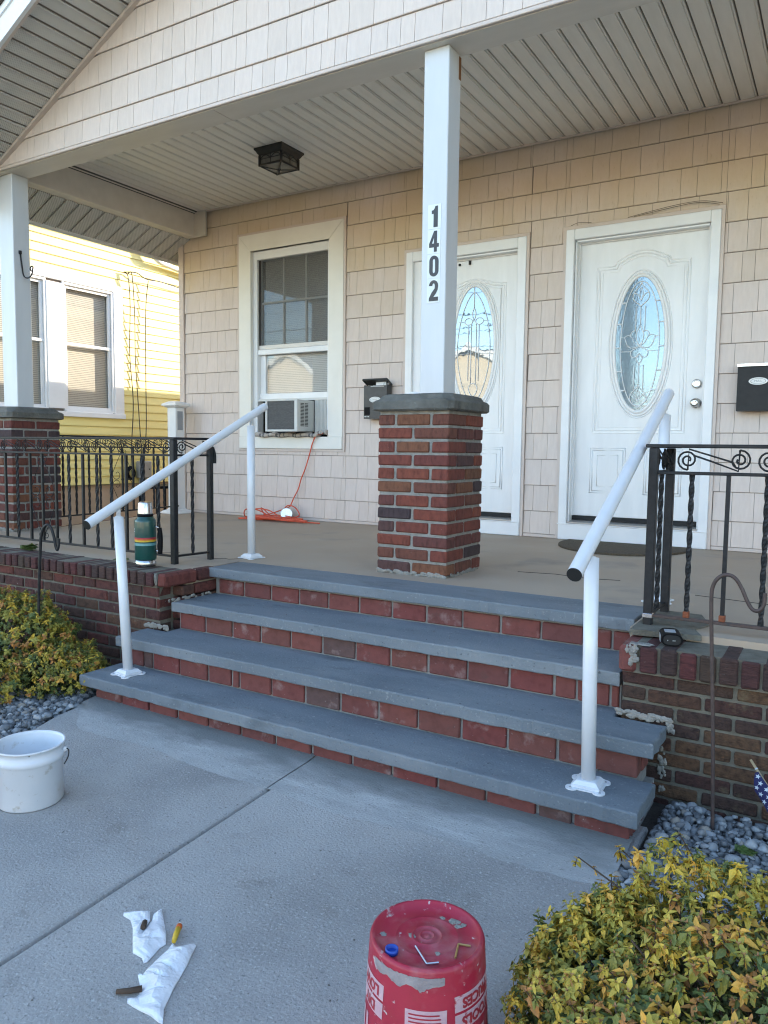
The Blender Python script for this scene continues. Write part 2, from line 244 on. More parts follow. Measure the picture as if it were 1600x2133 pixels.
# ------------------------------------------------------------------ mesh helpers
class MB:
    def __init__(s): s.v = []; s.f = []; s.sm = []; s.mi = []
    def add(s, vs, fs, smooth=False, mi=0):
        o = len(s.v); s.v += [tuple(p) for p in vs]
        for f in fs: s.f.append(tuple(i+o for i in f)); s.sm.append(smooth); s.mi.append(mi)
        return s
    def box(s, x0, x1, y0, y1, z0, z1, ch=0, mi=0, jit=0, rng=None):
        if ch <= 0:
            v = [(x, y, z) for x in (x0, x1) for y in (y0, y1) for z in (z0, z1)]
            return s.add(v, [(0, 1, 3, 2), (4, 6, 7, 5), (0, 4, 5, 1), (2, 3, 7, 6), (0, 2, 6, 4), (1, 5, 7, 3)], False, mi)
        ch = min(ch, (x1-x0)*.45, (y1-y0)*.45, (z1-z0)*.45)
        c = [(x0+x1)/2, (y0+y1)/2, (z0+z1)/2]; h = [(x1-x0)/2, (y1-y0)/2, (z1-z0)/2]
        v = []; idx = {}
        for sx in (-1, 1):
            for sy in (-1, 1):
                for sz in (-1, 1):
                    sg = (sx, sy, sz)
                    jj = [(rng.uniform(-jit, jit) if jit else 0) for _ in range(3)]
                    for a in range(3):
                        p = [c[k] + sg[k]*(h[k] if k == a else h[k]-ch) + jj[k]*(.3 if k == a else 1) for k in range(3)]
                        idx[(sg, a)] = len(v); v.append(p)
        fs = []
        for a in range(3):
            b, d = (a+1) % 3, (a+2) % 3
            for sa in (-1, 1):
                q = []
                for sb, sd in ((-1, -1), (1, -1), (1, 1), (-1, 1)):
                    g = [0, 0, 0]; g[a] = sa; g[b] = sb; g[d] = sd; q.append(idx[(tuple(g), a)])
                fs.append(q if sa > 0 else q[::-1])
        for a in range(3):
            b, d = (a+1) % 3, (a+2) % 3
            for sb in (-1, 1):
                for sd in (-1, 1):
                    g0 = [0, 0, 0]; g0[a] = -1; g0[b] = sb; g0[d] = sd; g1 = list(g0); g1[a] = 1
                    q = [idx[(tuple(g0), b)], idx[(tuple(g1), b)], idx[(tuple(g1), d)], idx[(tuple(g0), d)]]
                    fs.append(q if sb*sd < 0 else q[::-1])
        for sx in (-1, 1):
            for sy in (-1, 1):
                for sz in (-1, 1):
                    q = [idx[((sx, sy, sz), a)] for a in range(3)]
                    fs.append(q if sx*sy*sz > 0 else q[::-1])
        return s.add(v, fs, False, mi)
    def tube(s, pts, r, n=8, closed=False, caps=True, mi=0, smooth=True, twist=0, flatz=1, rot0=0):
        pts = [Vector(p) for p in pts]; k = len(pts); rs = r if isinstance(r, (list, tuple)) else [r]*k
        tan = []
        for i in range(k):
            a = pts[(i-1) % k] if (closed or i > 0) else pts[i]; b = pts[(i+1) % k] if (closed or i < k-1) else pts[i]
            t = (b-a); tan.append(t.normalized() if t.length > 1e-9 else Vector((0, 0, 1)))
        ref = Vector((0, 0, 1)) if abs(tan[0].z) < .9 else Vector((1, 0, 0))
        nrm = (ref - tan[0]*ref.dot(tan[0])).normalized(); vs = []
        for i in range(k):
            if i > 0:
                nrm = nrm - tan[i]*nrm.dot(tan[i])
                nrm = nrm.normalized() if nrm.length > 1e-6 else tan[i].orthogonal().normalized()
            bi = tan[i].cross(nrm)
            for j in range(n):
                a = rot0 + 2*PI*j/n + twist*i
                vs.append(pts[i] + (nrm*math.cos(a)*flatz + bi*math.sin(a))*rs[i])
        fs = []
        for i in range(k if closed else k-1):
            i2 = (i+1) % k
            for j in range(n):
                j2 = (j+1) % n; fs.append((i*n+j, i*n+j2, i2*n+j2, i2*n+j))
        s.add(vs, fs, smooth, mi)
        if caps and not closed:
            o = len(s.v)-len(vs)
            s.f.append(tuple(o+j for j in range(n))[::-1]); s.sm.append(False); s.mi.append(mi)
            s.f.append(tuple(o+(k-1)*n+j for j in range(n))); s.sm.append(False); s.mi.append(mi)
        return s
    def lathe(s, prof, n=32, c=(0, 0), mi=0, smooth=True, capb=True, capt=True):
        vs = [(c[0]+r*math.cos(2*PI*j/n), c[1]+r*math.sin(2*PI*j/n), z) for r, z in prof for j in range(n)]
        fs = [(i*n+j, i*n+(j+1) % n, (i+1)*n+(j+1) % n, (i+1)*n+j) for i in range(len(prof)-1) for j in range(n)]
        s.add(vs, fs, smooth, mi); o = len(s.v)-len(vs)
        if capb: s.f.append(tuple(o+j for j in range(n))[::-1]); s.sm.append(False); s.mi.append(mi)
        if capt: s.f.append(tuple(o+(len(prof)-1)*n+j for j in range(n))); s.sm.append(False); s.mi.append(mi)
        return s
    def prism(s, poly, ax, a0, a1, mi=0, smooth=False):
        n = len(poly)
        def P(p, a): return (a, p[0], p[1]) if ax == 0 else ((p[0], a, p[1]) if ax == 1 else (p[0], p[1], a))
        vs = [P(p, a0) for p in poly] + [P(p, a1) for p in poly]
        s.add(vs, [tuple(range(n))[::-1], tuple(range(n, 2*n))], False, mi)
        s.f += [tuple(len(s.v)-2*n+q for q in (i, (i+1) % n, n+(i+1) % n, n+i)) for i in range(n)]; s.sm += [smooth]*n; s.mi += [mi]*n
        return s
    def xform(s, mx):
        s.v = [tuple(mx @ Vector(p)) for p in s.v]; return s
    def mesh(s, name, fix=True):
        me = bpy.data.meshes.new(name); me.from_pydata(s.v, [], s.f)
        me.polygons.foreach_set('use_smooth', s.sm); me.polygons.foreach_set('material_index', s.mi)
        if fix:
            bm = bmesh.new(); bm.from_mesh(me); bmesh.ops.recalc_face_normals(bm, faces=bm.faces); bm.to_mesh(me); bm.free()
        me.update(); return me

WL = {}
def link(name, data, parent=None, at=(0, 0, 0), rot=(0, 0, 0), kind=None, label=None):
    o = bpy.data.objects.new(name, data); COL.objects.link(o)
    if parent is not None:
        o.parent = parent; pw = WL[parent.name]; o.location = (at[0]-pw[0], at[1]-pw[1], at[2]-pw[2])
    else: o.location = at
    o.rotation_euler = rot; WL[o.name] = tuple(at)
    if kind: o['kind'] = kind
    if label: o['label'] = label
    return o
def part(name, mb, m, parent=None, at=(0, 0, 0), rot=(0, 0, 0), kind=None, label=None, fix=True):
    me = mb if isinstance(mb, bpy.types.Mesh) else mb.mesh(name, fix)
    ms = m if isinstance(m, (list, tuple)) else [m]
    if len(me.materials) == 0:
        for q in ms: me.materials.append(M[q] if isinstance(q, str) else q)
    return link(name, me, parent, at, rot, kind, label)
def thing(name, label, cat, loc=(0, 0, 0), group=None, rot=(0, 0, 0), local=False):
    o = bpy.data.objects.new(name, None); COL.objects.link(o); o.location = loc; o.rotation_euler = rot; o.empty_display_size = .05
    WL[o.name] = (0, 0, 0) if local else tuple(loc)
    o['label'] = label; o['category'] = cat
    if group: o['group'] = group
    return o
def tag(o, label, cat, group=None):
    o['label'] = label; o['category'] = cat
    if group: o['group'] = group
    return o
def copy_tree(o, parent=None):
    c = o.copy(); COL.objects.link(c)
    if parent is not None: c.parent = parent
    for ch in list(o.children): copy_tree(ch, c)
    return c

CACHE = {}
def brick(parent, m, cx, cy, cz, sx, sy, sz, name='brick', ch=.005, jit=.0025, var=4, wob=.0):
    k = (m, round(sx, 3), round(sy, 3), round(sz, 3), random.randrange(var))
    if k not in CACHE:
        rng = random.Random(hash(k[1:])); me = MB().box(-sx/2, sx/2, -sy/2, sy/2, -sz/2, sz/2, ch, 0, jit, rng).mesh(name); me.materials.append(M[m]); CACHE[k] = me
    return link(name, CACHE[k], parent, (cx+random.uniform(-wob, wob), cy+random.uniform(-wob, wob), cz+random.uniform(-wob, wob)*.5), (0, 0, random.uniform(-wob, wob)*1.5))

def offset_poly(pts, d):
    n = len(pts); out = []
    for i in range(n):
        a, b, c = pts[i-1], pts[i], pts[(i+1) % n]
        e1 = Vector((b[0]-a[0], b[1]-a[1])).normalized(); e2 = Vector((c[0]-b[0], c[1]-b[1])).normalized()
        n1 = Vector((-e1.y, e1.x)); n2 = Vector((-e2.y, e2.x)); m_ = (n1+n2)
        m_ = m_/max(.3, m_.dot(n1)) if m_.length > 1e-6 else n1
        out.append((b[0]+m_.x*d, b[1]+m_.y*d))
    return out

# ------------------------------------------------------------------ ground, walk, street
Z1, Z2, Z3, Z4 = .125, .272, .42, .567
g = MB(); g.add([(-70, -70, -.05), (70, -70, -.05), (70, 70, -.05), (-70, 70, -.05)], [(0, 1, 2, 3)])
part('ground', g, 'lawn', kind='structure')
g = MB(); g.box(-1.9, 4.2, -2.6, .44, -.06, -.022); part('soil_bed', g, 'soil', kind='structure')
walk = part('walkway', MB().box(-.1, 2.62, -6.4, .2, -.12, -.03), 'mortar_new', kind='structure')
left = [(-.02, .2), (-.01, .02), (.03, -.2), (.11, -.4), (.16, -.7), (.18, -6.4)]
def jx(y): return 1.326 - .062*y
slabL = left[::-1] + [(jx(.2)-.004, .2), (jx(-6.4)-.004, -6.4)]
slabR = [(jx(-6.4)+.004, -6.4), (jx(.2)+.004, .2), (2.58, .2), (2.58, -6.4)]
def slab(poly, sgn):
    # a slab with a tooled (rounded) edge all round
    mb = MB(); n = len(poly); area = sum(poly[i-1][0]*poly[i][1]-poly[i][0]*poly[i-1][1] for i in range(n))
    if area < 0: poly = poly[::-1]
    rings = [(0, -.07), (0, -.014), (.004, -.004), (.012, 0)]
    vs = []
    for d, z in rings:
        vs += [(p[0], p[1], z) for p in offset_poly(poly, d)]
    fs = [(k*n+i, k*n+(i+1) % n, (k+1)*n+(i+1) % n, (k+1)*n+i) for k in range(3) for i in range(n)]
    fs.append(tuple(3*n+i for i in range(n))); mb.add(vs, fs); return mb
part('concrete_slab', slab(slabL, 1), 'walk', walk); part('concrete_slab', slab(slabR, 1), 'walk', walk)
# feathered strip of fresh cement along the foot of the steps
rng = random.Random(3)
def strip(x0, x1):
    top = []; n = max(4, int((x1-x0)/.035)); fr = []
    for i in range(n+1):
        x = x0+(x1-x0)*i/n; e = -.262 + .018*math.sin(x*3.1) + .012*math.sin(x*9.7+1) + rng.uniform(-.007, .007)
        if x < .25: e += (.25-x)*.75
        fr.append((x, e))
    vs = []
    for x, e in fr: vs += [(x, .06, .022), (x, -.02, .013), (x, (e-.02)/2, .008), (x, e+.05, .0042), (x, e, .0006)]
    fs = [(i*5+k, (i+1)*5+k, (i+1)*5+k+1, i*5+k+1) for i in range(n) for k in range(4)]
    return MB().add(vs, fs, True)
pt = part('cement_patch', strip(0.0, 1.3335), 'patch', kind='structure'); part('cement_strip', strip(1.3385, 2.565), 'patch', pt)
st_ = part('street', MB().box(-60, 60, -15, -8.2, -.14, -.046), 'asphalt', kind='structure')
part('sidewalk', MB().box(-60, 60, -8, -6.45, -.1, -.01), 'walk', kind='structure')
part('far_sidewalk', MB().box(-60, 60, -16.6, -15.2, -.1, -.01), 'walk', kind='structure')

# ------------------------------------------------------------------ front steps
steps = thing('front_steps', 'four bluestone treads on red brick risers leading up to the porch', 'steps', (1.28, .5, 0))
def tread(poly, z, seed):
    rng = random.Random(seed); pts = []
    n = len(poly)
    for i in range(n):
        a, b = Vector(poly[i]), Vector(poly[(i+1) % n]); L_ = (b-a).length; k = max(1, int(L_/.035))
        nr = Vector((-(b-a).y, (b-a).x)).normalized()
        for q in range(k):
            p = a.lerp(b, q/k); j = (rng.uniform(.004, .0075) if rng.random() < .05 else rng.uniform(-.0026, .0026)) if 0 < q else 0
            pts.append((p.x+nr.x*j, p.y+nr.y*j))
    n = len(pts); rings = [(.003, z-.052), (0, z-.048), (0, z-.006), (.002, z-.002), (.006, z)]
    vs = []
    for d, zz in rings: vs += [(p[0], p[1], zz+(rng.uniform(-.0008, .0008) if zz < z-.001 else 0)) for p in offset_poly(pts, d)]
    fs = [tuple(range(n))[::-1]] + [(k*n+i, k*n+(i+1) % n, (k+1)*n+(i+1) % n, (k+1)*n+i) for k in range(4) for i in range(n)] + [tuple(4*n+i for i in range(n))]
    return MB().add(vs, fs)
part('tread', tread([(-.065, 0), (2.586, 0), (2.586, .258), (-.065, .258)], Z1, 1), 'blue', steps)
part('tread', tread([(-.063, .217), (2.583, .217), (2.583, .426), (2.400, .426), (2.400, .52), (.078, .52), (.078, .426), (-.063, .426)], Z2, 2), 'blue', steps)
part('tread', tread([(.066, .475), (2.402, .475), (2.402, .79), (.078, .79), (.078, .475)][:4], Z3, 3), 'blue', steps)
part('tread', tread([(.062, .749), (2.385, .749), (2.385, 1.045), (.062, 1.02)], Z4+.001, 4), 'blue', steps)
core = MB(); core.box(.012, 2.548, .047, .43, -.03, Z1-.054); core.box(.09, 2.39, .264, .43, Z1-.054, Z2-.054); core.box(.012, 2.52, .268, .425, Z1-.05, Z2-.054)
core.box(.079, 2.399, .522, .9, Z1, Z3-.054); core.box(.079, 2.399, .797, 1.1, Z2, Z4-.054)
part('mortar_bed', core, 'mortar_new', steps)
def riser(xs, y, z0, z1):
    for a, b in zip(xs[:-1], xs[1:]):
        brick(steps, 'brick_new', (a+b)/2, y+.03, (z0+z1)/2, b-a-.011, .06, z1-z0, ch=.004, jit=.0016, wob=.0015)
r1 = [0.003, 0.193, 0.38, 0.563, 0.751, 0.942, 1.129, 1.314, 1.506, 1.685, 1.877, 2.066, 2.252, 2.373, 2.559]
riser(r1, .036, .004, .066)
r2 = [.005, .10, .165, .352, .54, .69, .735, .925, 1.115, 1.30, 1.49, 1.675, 1.865, 2.055, 2.245, 2.53]; riser(r2, .254, Z1+.004, Z2-.060)
r3 = [.083] + [.083+.187*i for i in range(1, 12)] + [2.23, 2.36, 2.398]; riser(r3, .512, Z2+.004, Z3-.060)
r4 = [.105] + [.105+.188*i for i in range(1, 12)] + [2.29, 2.398]; riser(r4, .786, Z3+.004, Z4-.066)
for (y0, y1, z0, z1) in ((.105, .195, .004, .066), (.20, .41, .004, .066), (.32, .41, Z1+.004, Z2-.06)):
    brick(steps, 'brick_new', 2.53 if z0 < .1 else 2.505, (y0+y1)/2, (z0+z1)/2, .05, y1-y0-.01, z1-z0, ch=.004, jit=.0016)

# ------------------------------------------------------------------ brick walls under the porch edge
def brick_wall(label, x0, x1, ztop, pitch, hd, hw, inner, seed, bm_, hm, hx0=None):
    random.seed(seed); t = thing('brick_wall', label, 'brick wall', ((x0+x1)/2, .55, 0))
    zb = ztop-hd
    cr = MB(); cr.box(x0+.008, x1-.008, .458, .70, -.05, zb-.002); cr.box(x0+.008, x1-.008, .440, .62, zb-.006, ztop-.004)
    part('mortar_joint', cr, 'mortar_old', t)
    z = zb; k = 0
    while z > -.01:
        h = pitch-.011; c = z-pitch/2
        xs = [x0]; x = x0 + (.095 if k % 2 else 0)
        if k % 2: xs.append(x)
        while x < x1-.04:
            x += .192+random.uniform(-.004, .004); xs.append(min(x, x1))
        if x1-xs[-1] > .03: xs.append(x1)
        for a, b in zip(xs[:-1], xs[1:]):
            if b-a > .03: brick(t, bm_, (a+b)/2, .495, c, b-a-.012, .09, h, ch=.005, jit=.0025, wob=.002)
        # return along the side of the steps
        if inner:
            ix, sgn = inner
            ys = [.545, .735, .83] if k % 2 else [.545, .64, .83]
            for a, b in zip(ys[:-1], ys[1:]): brick(t, bm_, ix-sgn*.045, (a+b)/2, c, .09, b-a-.012, h, ch=.005, jit=.0025)
        z -= pitch; k += 1
    x = x0 if hx0 is None else hx0
    while x < x1-.02:
        w = hw+random.uniform(-.003, .003)
        brick(t, hm, x+w/2, .525, ztop-hd/2+random.uniform(-.002, .002), w-.011, .205, hd-.006, name='header_brick', ch=.006, jit=.003, wob=.002)
        x += w
    return t
wallL = brick_wall('brown brick retaining wall left of the steps with a soldier course on top', -3.2, .004, .572, .0632, .076, .0625, (.073, 1), 11, 'brick_old', 'brick_header')
brick(wallL, 'brick', .040, .545, .536, .066, .235, .07, name='corner_brick', ch=.012, jit=.005)
brick(wallL, 'brick_old', .045, .735, .536, .06, .13, .066, name='corner_brick', ch=.01, jit=.005)
lump = lambda c, s, seed: bm_blob(c, s, seed)
def smear(parent, m, c, s, seed, n=26, k=.007):
    r = random.Random(seed); mb = MB(); ax = min(range(3), key=lambda a: s[a]); u, w = [a for a in range(3) if a != ax]; sg = 1 if (ax == 0) else (-1 if ax == 1 else 1)
    for q in range(max(12, n//2)):
        cu, cw = c[u]+s[u]*r.uniform(-.9, .9), c[w]+s[w]*r.uniform(-.8, .8); R_ = r.uniform(.5, 1.15)*max(.004, min(.010, s[u], s[w])); st = r.uniform(1, 2.2) if s[u] > s[w] else r.uniform(.5, 1)
        N_ = 16; rad_ = [r.uniform(.78, 1.12) for _ in range(N_)]; vs = []
        def P3(a, b, d):
            p = [0, 0, 0]; p[u] = a; p[w] = b; p[ax] = c[ax]+sg*d; return tuple(p)
        for f_, h_ in ((1, 0), (.82, .5), (.4, .9)):
            for t_ in range(N_):
                an = 2*PI*t_/N_; vs.append(P3(cu+R_*st*f_*rad_[t_]*math.cos(an), cw+R_*f_*rad_[t_]*math.sin(an), k*.6*(h_+r.uniform(-.25, .25)*(h_ > 0))))
        vs.append(P3(cu, cw, k*.6)); fs = [(a*N_+t_, a*N_+(t_+1) % N_, (a+1)*N_+(t_+1) % N_, (a+1)*N_+t_) for a in range(2) for t_ in range(N_)] + [(2*N_+t_, 2*N_+(t_+1) % N_, 3*N_) for t_ in range(N_)]
        mb.add(vs, fs, True)
    part('mortar_smear', mb, m, parent)
def bm_blob(c, s, seed, sub=2, amt=.35):
    bm = bmesh.new(); bmesh.ops.create_icosphere(bm, subdivisions=sub, radius=1); r = random.Random(seed)
    for v in bm.verts:
        k = 1 + r.uniform(-amt, amt); v.co = Vector((c[0]+v.co.x*s[0]*k, c[1]+v.co.y*s[1]*k, c[2]+v.co.z*s[2]*k))
    me = bpy.data.meshes.new('blob'); bm.to_mesh(me); bm.free(); return me
part('mortar_smear', bm_blob((.004, .428, .54), (.006, .012, .032), 4), 'plaster', wallL)
smear(wallL, 'mortar', (-.02, .447, .284), (.10, .006, .012), 5, 60)
smear(wallL, 'mortar', (.078, .60, .428), (.006, .17, .008), 8, 60)
wallR = brick_wall('weathered brick retaining wall right of the steps with white mortar lumps at its corner', 2.411, 4.2, .545, .0563, .098, .066, None, 12, 'brick_right', 'brick_header', 2.475)
brick(wallR, 'brick_new', 2.436, .545, .492, .062, .235, .10, name='corner_brick', ch=.012, jit=.004)
part('return_wall', MB().box(2.412, 2.47, .56, 1.0, 0, .535), 'mortar_old', wallR)
part('mortar_bed', MB().prism([(2.411, .56), (2.66, .60), (2.62, .70), (2.66, .80), (2.60, .99), (2.411, .99)], 2, .55, Z4+.004), 'mortar_old', wallR)
smear(wallR, 'plaster', (2.460, .425, .50), (.014, .005, .045), 1, 46, .009); smear(wallR, 'plaster', (2.475, .450, .546), (.03, .025, .004), 2, 40, .007); smear(wallR, 'plaster', (2.452, .423, .525), (.02, .005, .03), 3, 30, .009)
smear(wallR, 'plaster', (2.50, .440, .286), (.10, .005, .012), 6, 70, .008); smear(wallR, 'plaster', (2.592, .440, .262), (.014, .005, .02), 7, 20, .006); smear(wallR, 'mortar', (2.57, .446, .10), (.012, .005, .10), 9, 50, .006)

# ------------------------------------------------------------------ porch floor
pf = MB(); pf.prism([(-2.78, .60), (.045, .60), (.045, 1.02), (2.40, 1.047), (2.40, .62), (5.5, .62), (5.5, 3.325), (-2.84, 3.325), (-2.42, 1.6), (-2.78, 1.6)], 2, Z4-.12, Z4)
porch = part('porch_floor', pf, 'porch', kind='structure')
ed = MB(); part('porch_base', MB().box(-2.7, 5.5, 1.1, 3.3, 0, Z4-.12), 'mortar_old', porch)
random.seed(21)
for i in range(11):
    y = 1.68+.15*i; brick(porch, 'brick_old', -2.435-(y-1.6)*.247-.03, y, Z4-.035, .09, .138, .055, name='edging_brick', ch=.006)
def crack(pts, r=.0018):
    return MB().tube(pts, r, 4)
for pts in ([(-.15, 1.02), (-.1, 1.06), (-.06, 1.05), (-.02, 1.10), (0.0, 1.16)], [(-.78, .95), (-.66, 1.02), (-.6, 1.0), (-.5, 1.08)], [(1.55, 1.62), (1.75, 1.66), (1.95, 1.62), (2.1, 1.66)], [(2.5, 1.45), (2.8, 1.40), (3.2, 1.45)]):
    part('floor_crack', crack([(x, y, Z4+.0002) for x, y in pts], .0022), 'soil', porch)

# ------------------------------------------------------------------ brick pillars with stone caps
def pillar(label, cx, cy, seed, group):
    random.seed(seed); t = thing('brick_pillar', label, 'brick pillar', (cx, cy, Z4), group)
    h = .2125; z0 = Z4+.004; p = (1.428-z0)/12
    part('mortar_core', MB().box(cx-h+.008, cx+h-.008, cy-h+.008, cy+h-.008, Z4-.01, 1.452), 'mortar', t)
    for k in range(12):
        z = z0+p*k+p/2; bz = p-.0145; L_ = h; d = .1
        if k % 2 == 0:
            for sx in (-1, 1):
                for sy in (-1, 1): brick(t, 'brick', cx+sx*(h-(L_-.007)/2), cy+sy*(h-d/2), z, L_-.007, d, bz, wob=.0015, ch=.006, jit=.003)
                brick(t, 'brick', cx+sx*(h-d/2), cy, z, d, 2*h-2*d-.014*2, bz, wob=.0015, ch=.006, jit=.003)
        else:
            for sy in (-1, 1):
                for sx in (-1, 1): brick(t, 'brick', cx+sx*(h-d/2), cy+sy*(h-(L_-.007)/2), z, d, L_-.007, bz, wob=.0015, ch=.006, jit=.003)
                brick(t, 'brick', cx, cy+sy*(h-d/2), z, 2*h-2*d-.014*2, d, bz, wob=.0015, ch=.006, jit=.003)
    c = h+.032; b = c-.042; v = []; cut = .045
    def oct_(s, q): return [(cx-s+q, cy-s), (cx+s-q, cy-s), (cx+s, cy-s+q), (cx+s, cy+s-q), (cx+s-q, cy+s), (cx-s+q, cy+s), (cx-s, cy+s-q), (cx-s, cy-s+q)]
    rings = [(c-.012, cut*.5, 1.440), (c, cut*.6, 1.447), (c+.002, cut*.7, 1.486), (c-.006, cut*.8, 1.496), (c-.016, cut, 1.503), (c-.030, cut, 1.522), (c-.05, cut, 1.531)]
    rg = random.Random(seed)
    for s, q, z in rings: v += [(x+rg.uniform(-.003, .003), y+rg.uniform(-.003, .003), z+rg.uniform(-.0015, .0015)) for x, y in oct_(s, q)]
    n = 8; fs = [tuple(range(n))[::-1]] + [(k*n+i, k*n+(i+1) % n, (k+1)*n+(i+1) % n, (k+1)*n+i) for k in range(len(rings)-1) for i in range(n)] + [tuple((len(rings)-1)*n+i for i in range(n))]
    part('cap_stone', MB().add(v, fs), 'capstone', t)
    smear(t, 'mortar', (cx, cy-h-.003, Z4+.010), (.23, .006, .010), seed+4, 110, .008); smear(t, 'plaster', (cx+.10, cy-h-.006, Z4+.005), (.09, .003, .004), seed+5, 20, .004); smear(t, 'mortar', (cx+h+.003, cy-.03, Z4+.010), (.006, .19, .010), seed+6, 70, .008)
    return t
CX, CYP = 1.1175, 1.3895
pillarC = pillar('red brick pillar with grey stone cap at the top of the steps', CX, CYP, 31, 'brick pillars carrying the porch posts')
pillarL = pillar('red brick pillar behind the iron railing at the left end of the porch', -2.60, CYP, 32, 'brick pillars carrying the porch posts')

# ------------------------------------------------------------------ posts
def wrapped_post(label, x0, x1, y0, y1, z0, z1):
    t = thing('porch_post', label, 'post', ((x0+x1)/2, (y0+y1)/2, z0), 'white square porch posts')
    part('shaft', MB().box(x0, x1, y0, y1, z0, z1, .004), 'post_white', t)
    return t
postC = wrapped_post('white square post with black house number standing on the centre pillar', 1.0915, 1.236, 1.293, 1.432, 1.531, 3.297)
postL = wrapped_post('white square post with an iron hook, on the left pillar', -2.650, -2.471, 1.293, 1.432, 1.531, 3.297)
part('caulk_bead', bm_blob((1.06, 1.30, 1.534), (.05, .02, .014), 3, 2, .2), 'white', postC)
part('rust_streak', MB().box(1.2362, 1.2372, 1.405, 1.431, 3.17, 3.285, 0), 'stain', postC)
# house number plates 1 4 0 2
def arc(cx, cz, rx, rz, a0, a1, n=10): return [(cx+rx*math.cos(math.radians(a0+(a1-a0)*i/n)), cz+rz*math.sin(math.radians(a0+(a1-a0)*i/n))) for i in range(n+1)]
W_, H_ = .071, .107
def ringpoly(mb, outer, inner, y0, y1):
    n = len(outer); vs = []
    for y in (y0, y1):
        vs += [(p[0], y, p[1]) for p in outer] + [(p[0], y, p[1]) for p in inner]
    fs = []
    for i in range(n):
        j = (i+1) % n
        fs += [(i, j, n+j, n+i), (2*n+i, 3*n+i, 3*n+j, 2*n+j), (i, 2*n+i, 2*n+j, j), (n+i, n+j, 3*n+j, 3*n+i)]
    mb.add(vs, fs)
def numeral(ch, cx, cz, y0, y1):
    mb = MB(); w, h = .5, 1.0; g_ = []
    if ch == '1': g_ = [[(.20, -.5), (.20, .5), (.0, .5), (-.05, .40), (-.16, .31), (-.30, .30), (-.30, .14), (-.14, .14), (-.14, -.5)]]
    if ch == '2':
        o = arc(0, .22, .38, .28, 175, -20, 14); i = arc(0, .23, .11, .12, 178, -10, 10)
        g_ = [o[:] + [(.33, .02), (.20, -.14), (-.02, -.31), (.38, -.31), (.38, -.5), (-.38, -.5), (-.37, -.36), (-.16, -.10), (.10, .10)] + i[::-1]]
    if ch == '4':
        g_ = [[(-.02, .5), (.22, .5), (.22, -.5), (-.02, -.5)][::-1], [(.22, -.10), (.22, -.28), (.38, -.28), (.38, -.10)], [(-.42, -.28), (-.02, -.28), (-.02, -.10), (-.20, -.10), (-.02, .22), (-.02, .5), (-.42, -.10)]]
    if ch == '0':
        o = arc(0, .24, .38, .26, 0, 180, 12) + arc(0, -.24, .38, .26, 180, 360, 12); i = arc(0, .24, .10, .10, 0, 180, 12) + arc(0, -.24, .10, .10, 180, 360, 12)
        f_ = lambda P: [(cx+p[0]*W_, cz+p[1]*H_) for p in P]; ringpoly(mb, f_(o), f_(i), y0, y1); return mb
    for P in g_: mb.prism([(cx+p[0]*W_, cz+p[1]*H_) for p in P], 1, y0, y1)
    return mb
for i, ch in enumerate('1402'):
    zc = 2.514-.0632-.1264*i; cx = 1.1665
    pl = part('number_plate', MB().box(cx-.038, cx+.038, 1.2905, 1.2935, zc-.0625, zc+.0625), 'plate', postC)
    part('numeral', numeral(ch, cx+(.002 if ch != '1' else .006), zc, 1.2885, 1.2904), 'numeral', pl)
hk = MB(); pts = [(-2.466, 1.345, 2.72), (-2.462, 1.348, 2.66), (-2.455, 1.352, 2.60)] + [(-2.40+.062*math.cos(a), 1.36, 2.575+.055*math.sin(a)) for a in [math.radians(x) for x in range(190, 361, 17)]]
pts += [(-2.335+.018*math.cos(a)-.015, 1.36, 2.585+.018*math.sin(a)) for a in [math.radians(x) for x in range(20, 300, 35)]]
hk.tube(pts, [.006]*3+[.0055]*(len(pts)-3), 6); hk.tube([(-2.467, 1.345, 2.73), (-2.467, 1.345, 2.705)], .012, 8)
tag(part('iron_hook', hk, 'iron'), 'black iron plant hook screwed to the side of the left post', 'hook')

# ------------------------------------------------------------------ the house
house = thing('house', 'beige shingled house with a gabled porch, two white doors and a window', 'house', (1.37, 3.4, 0))
YW, ZC, ZB = 3.303, 3.533, 3.297
RX = 1.37
def zsof(x): return 3.346 + .49*((x if x < RX else 2*RX-x)+2.536)
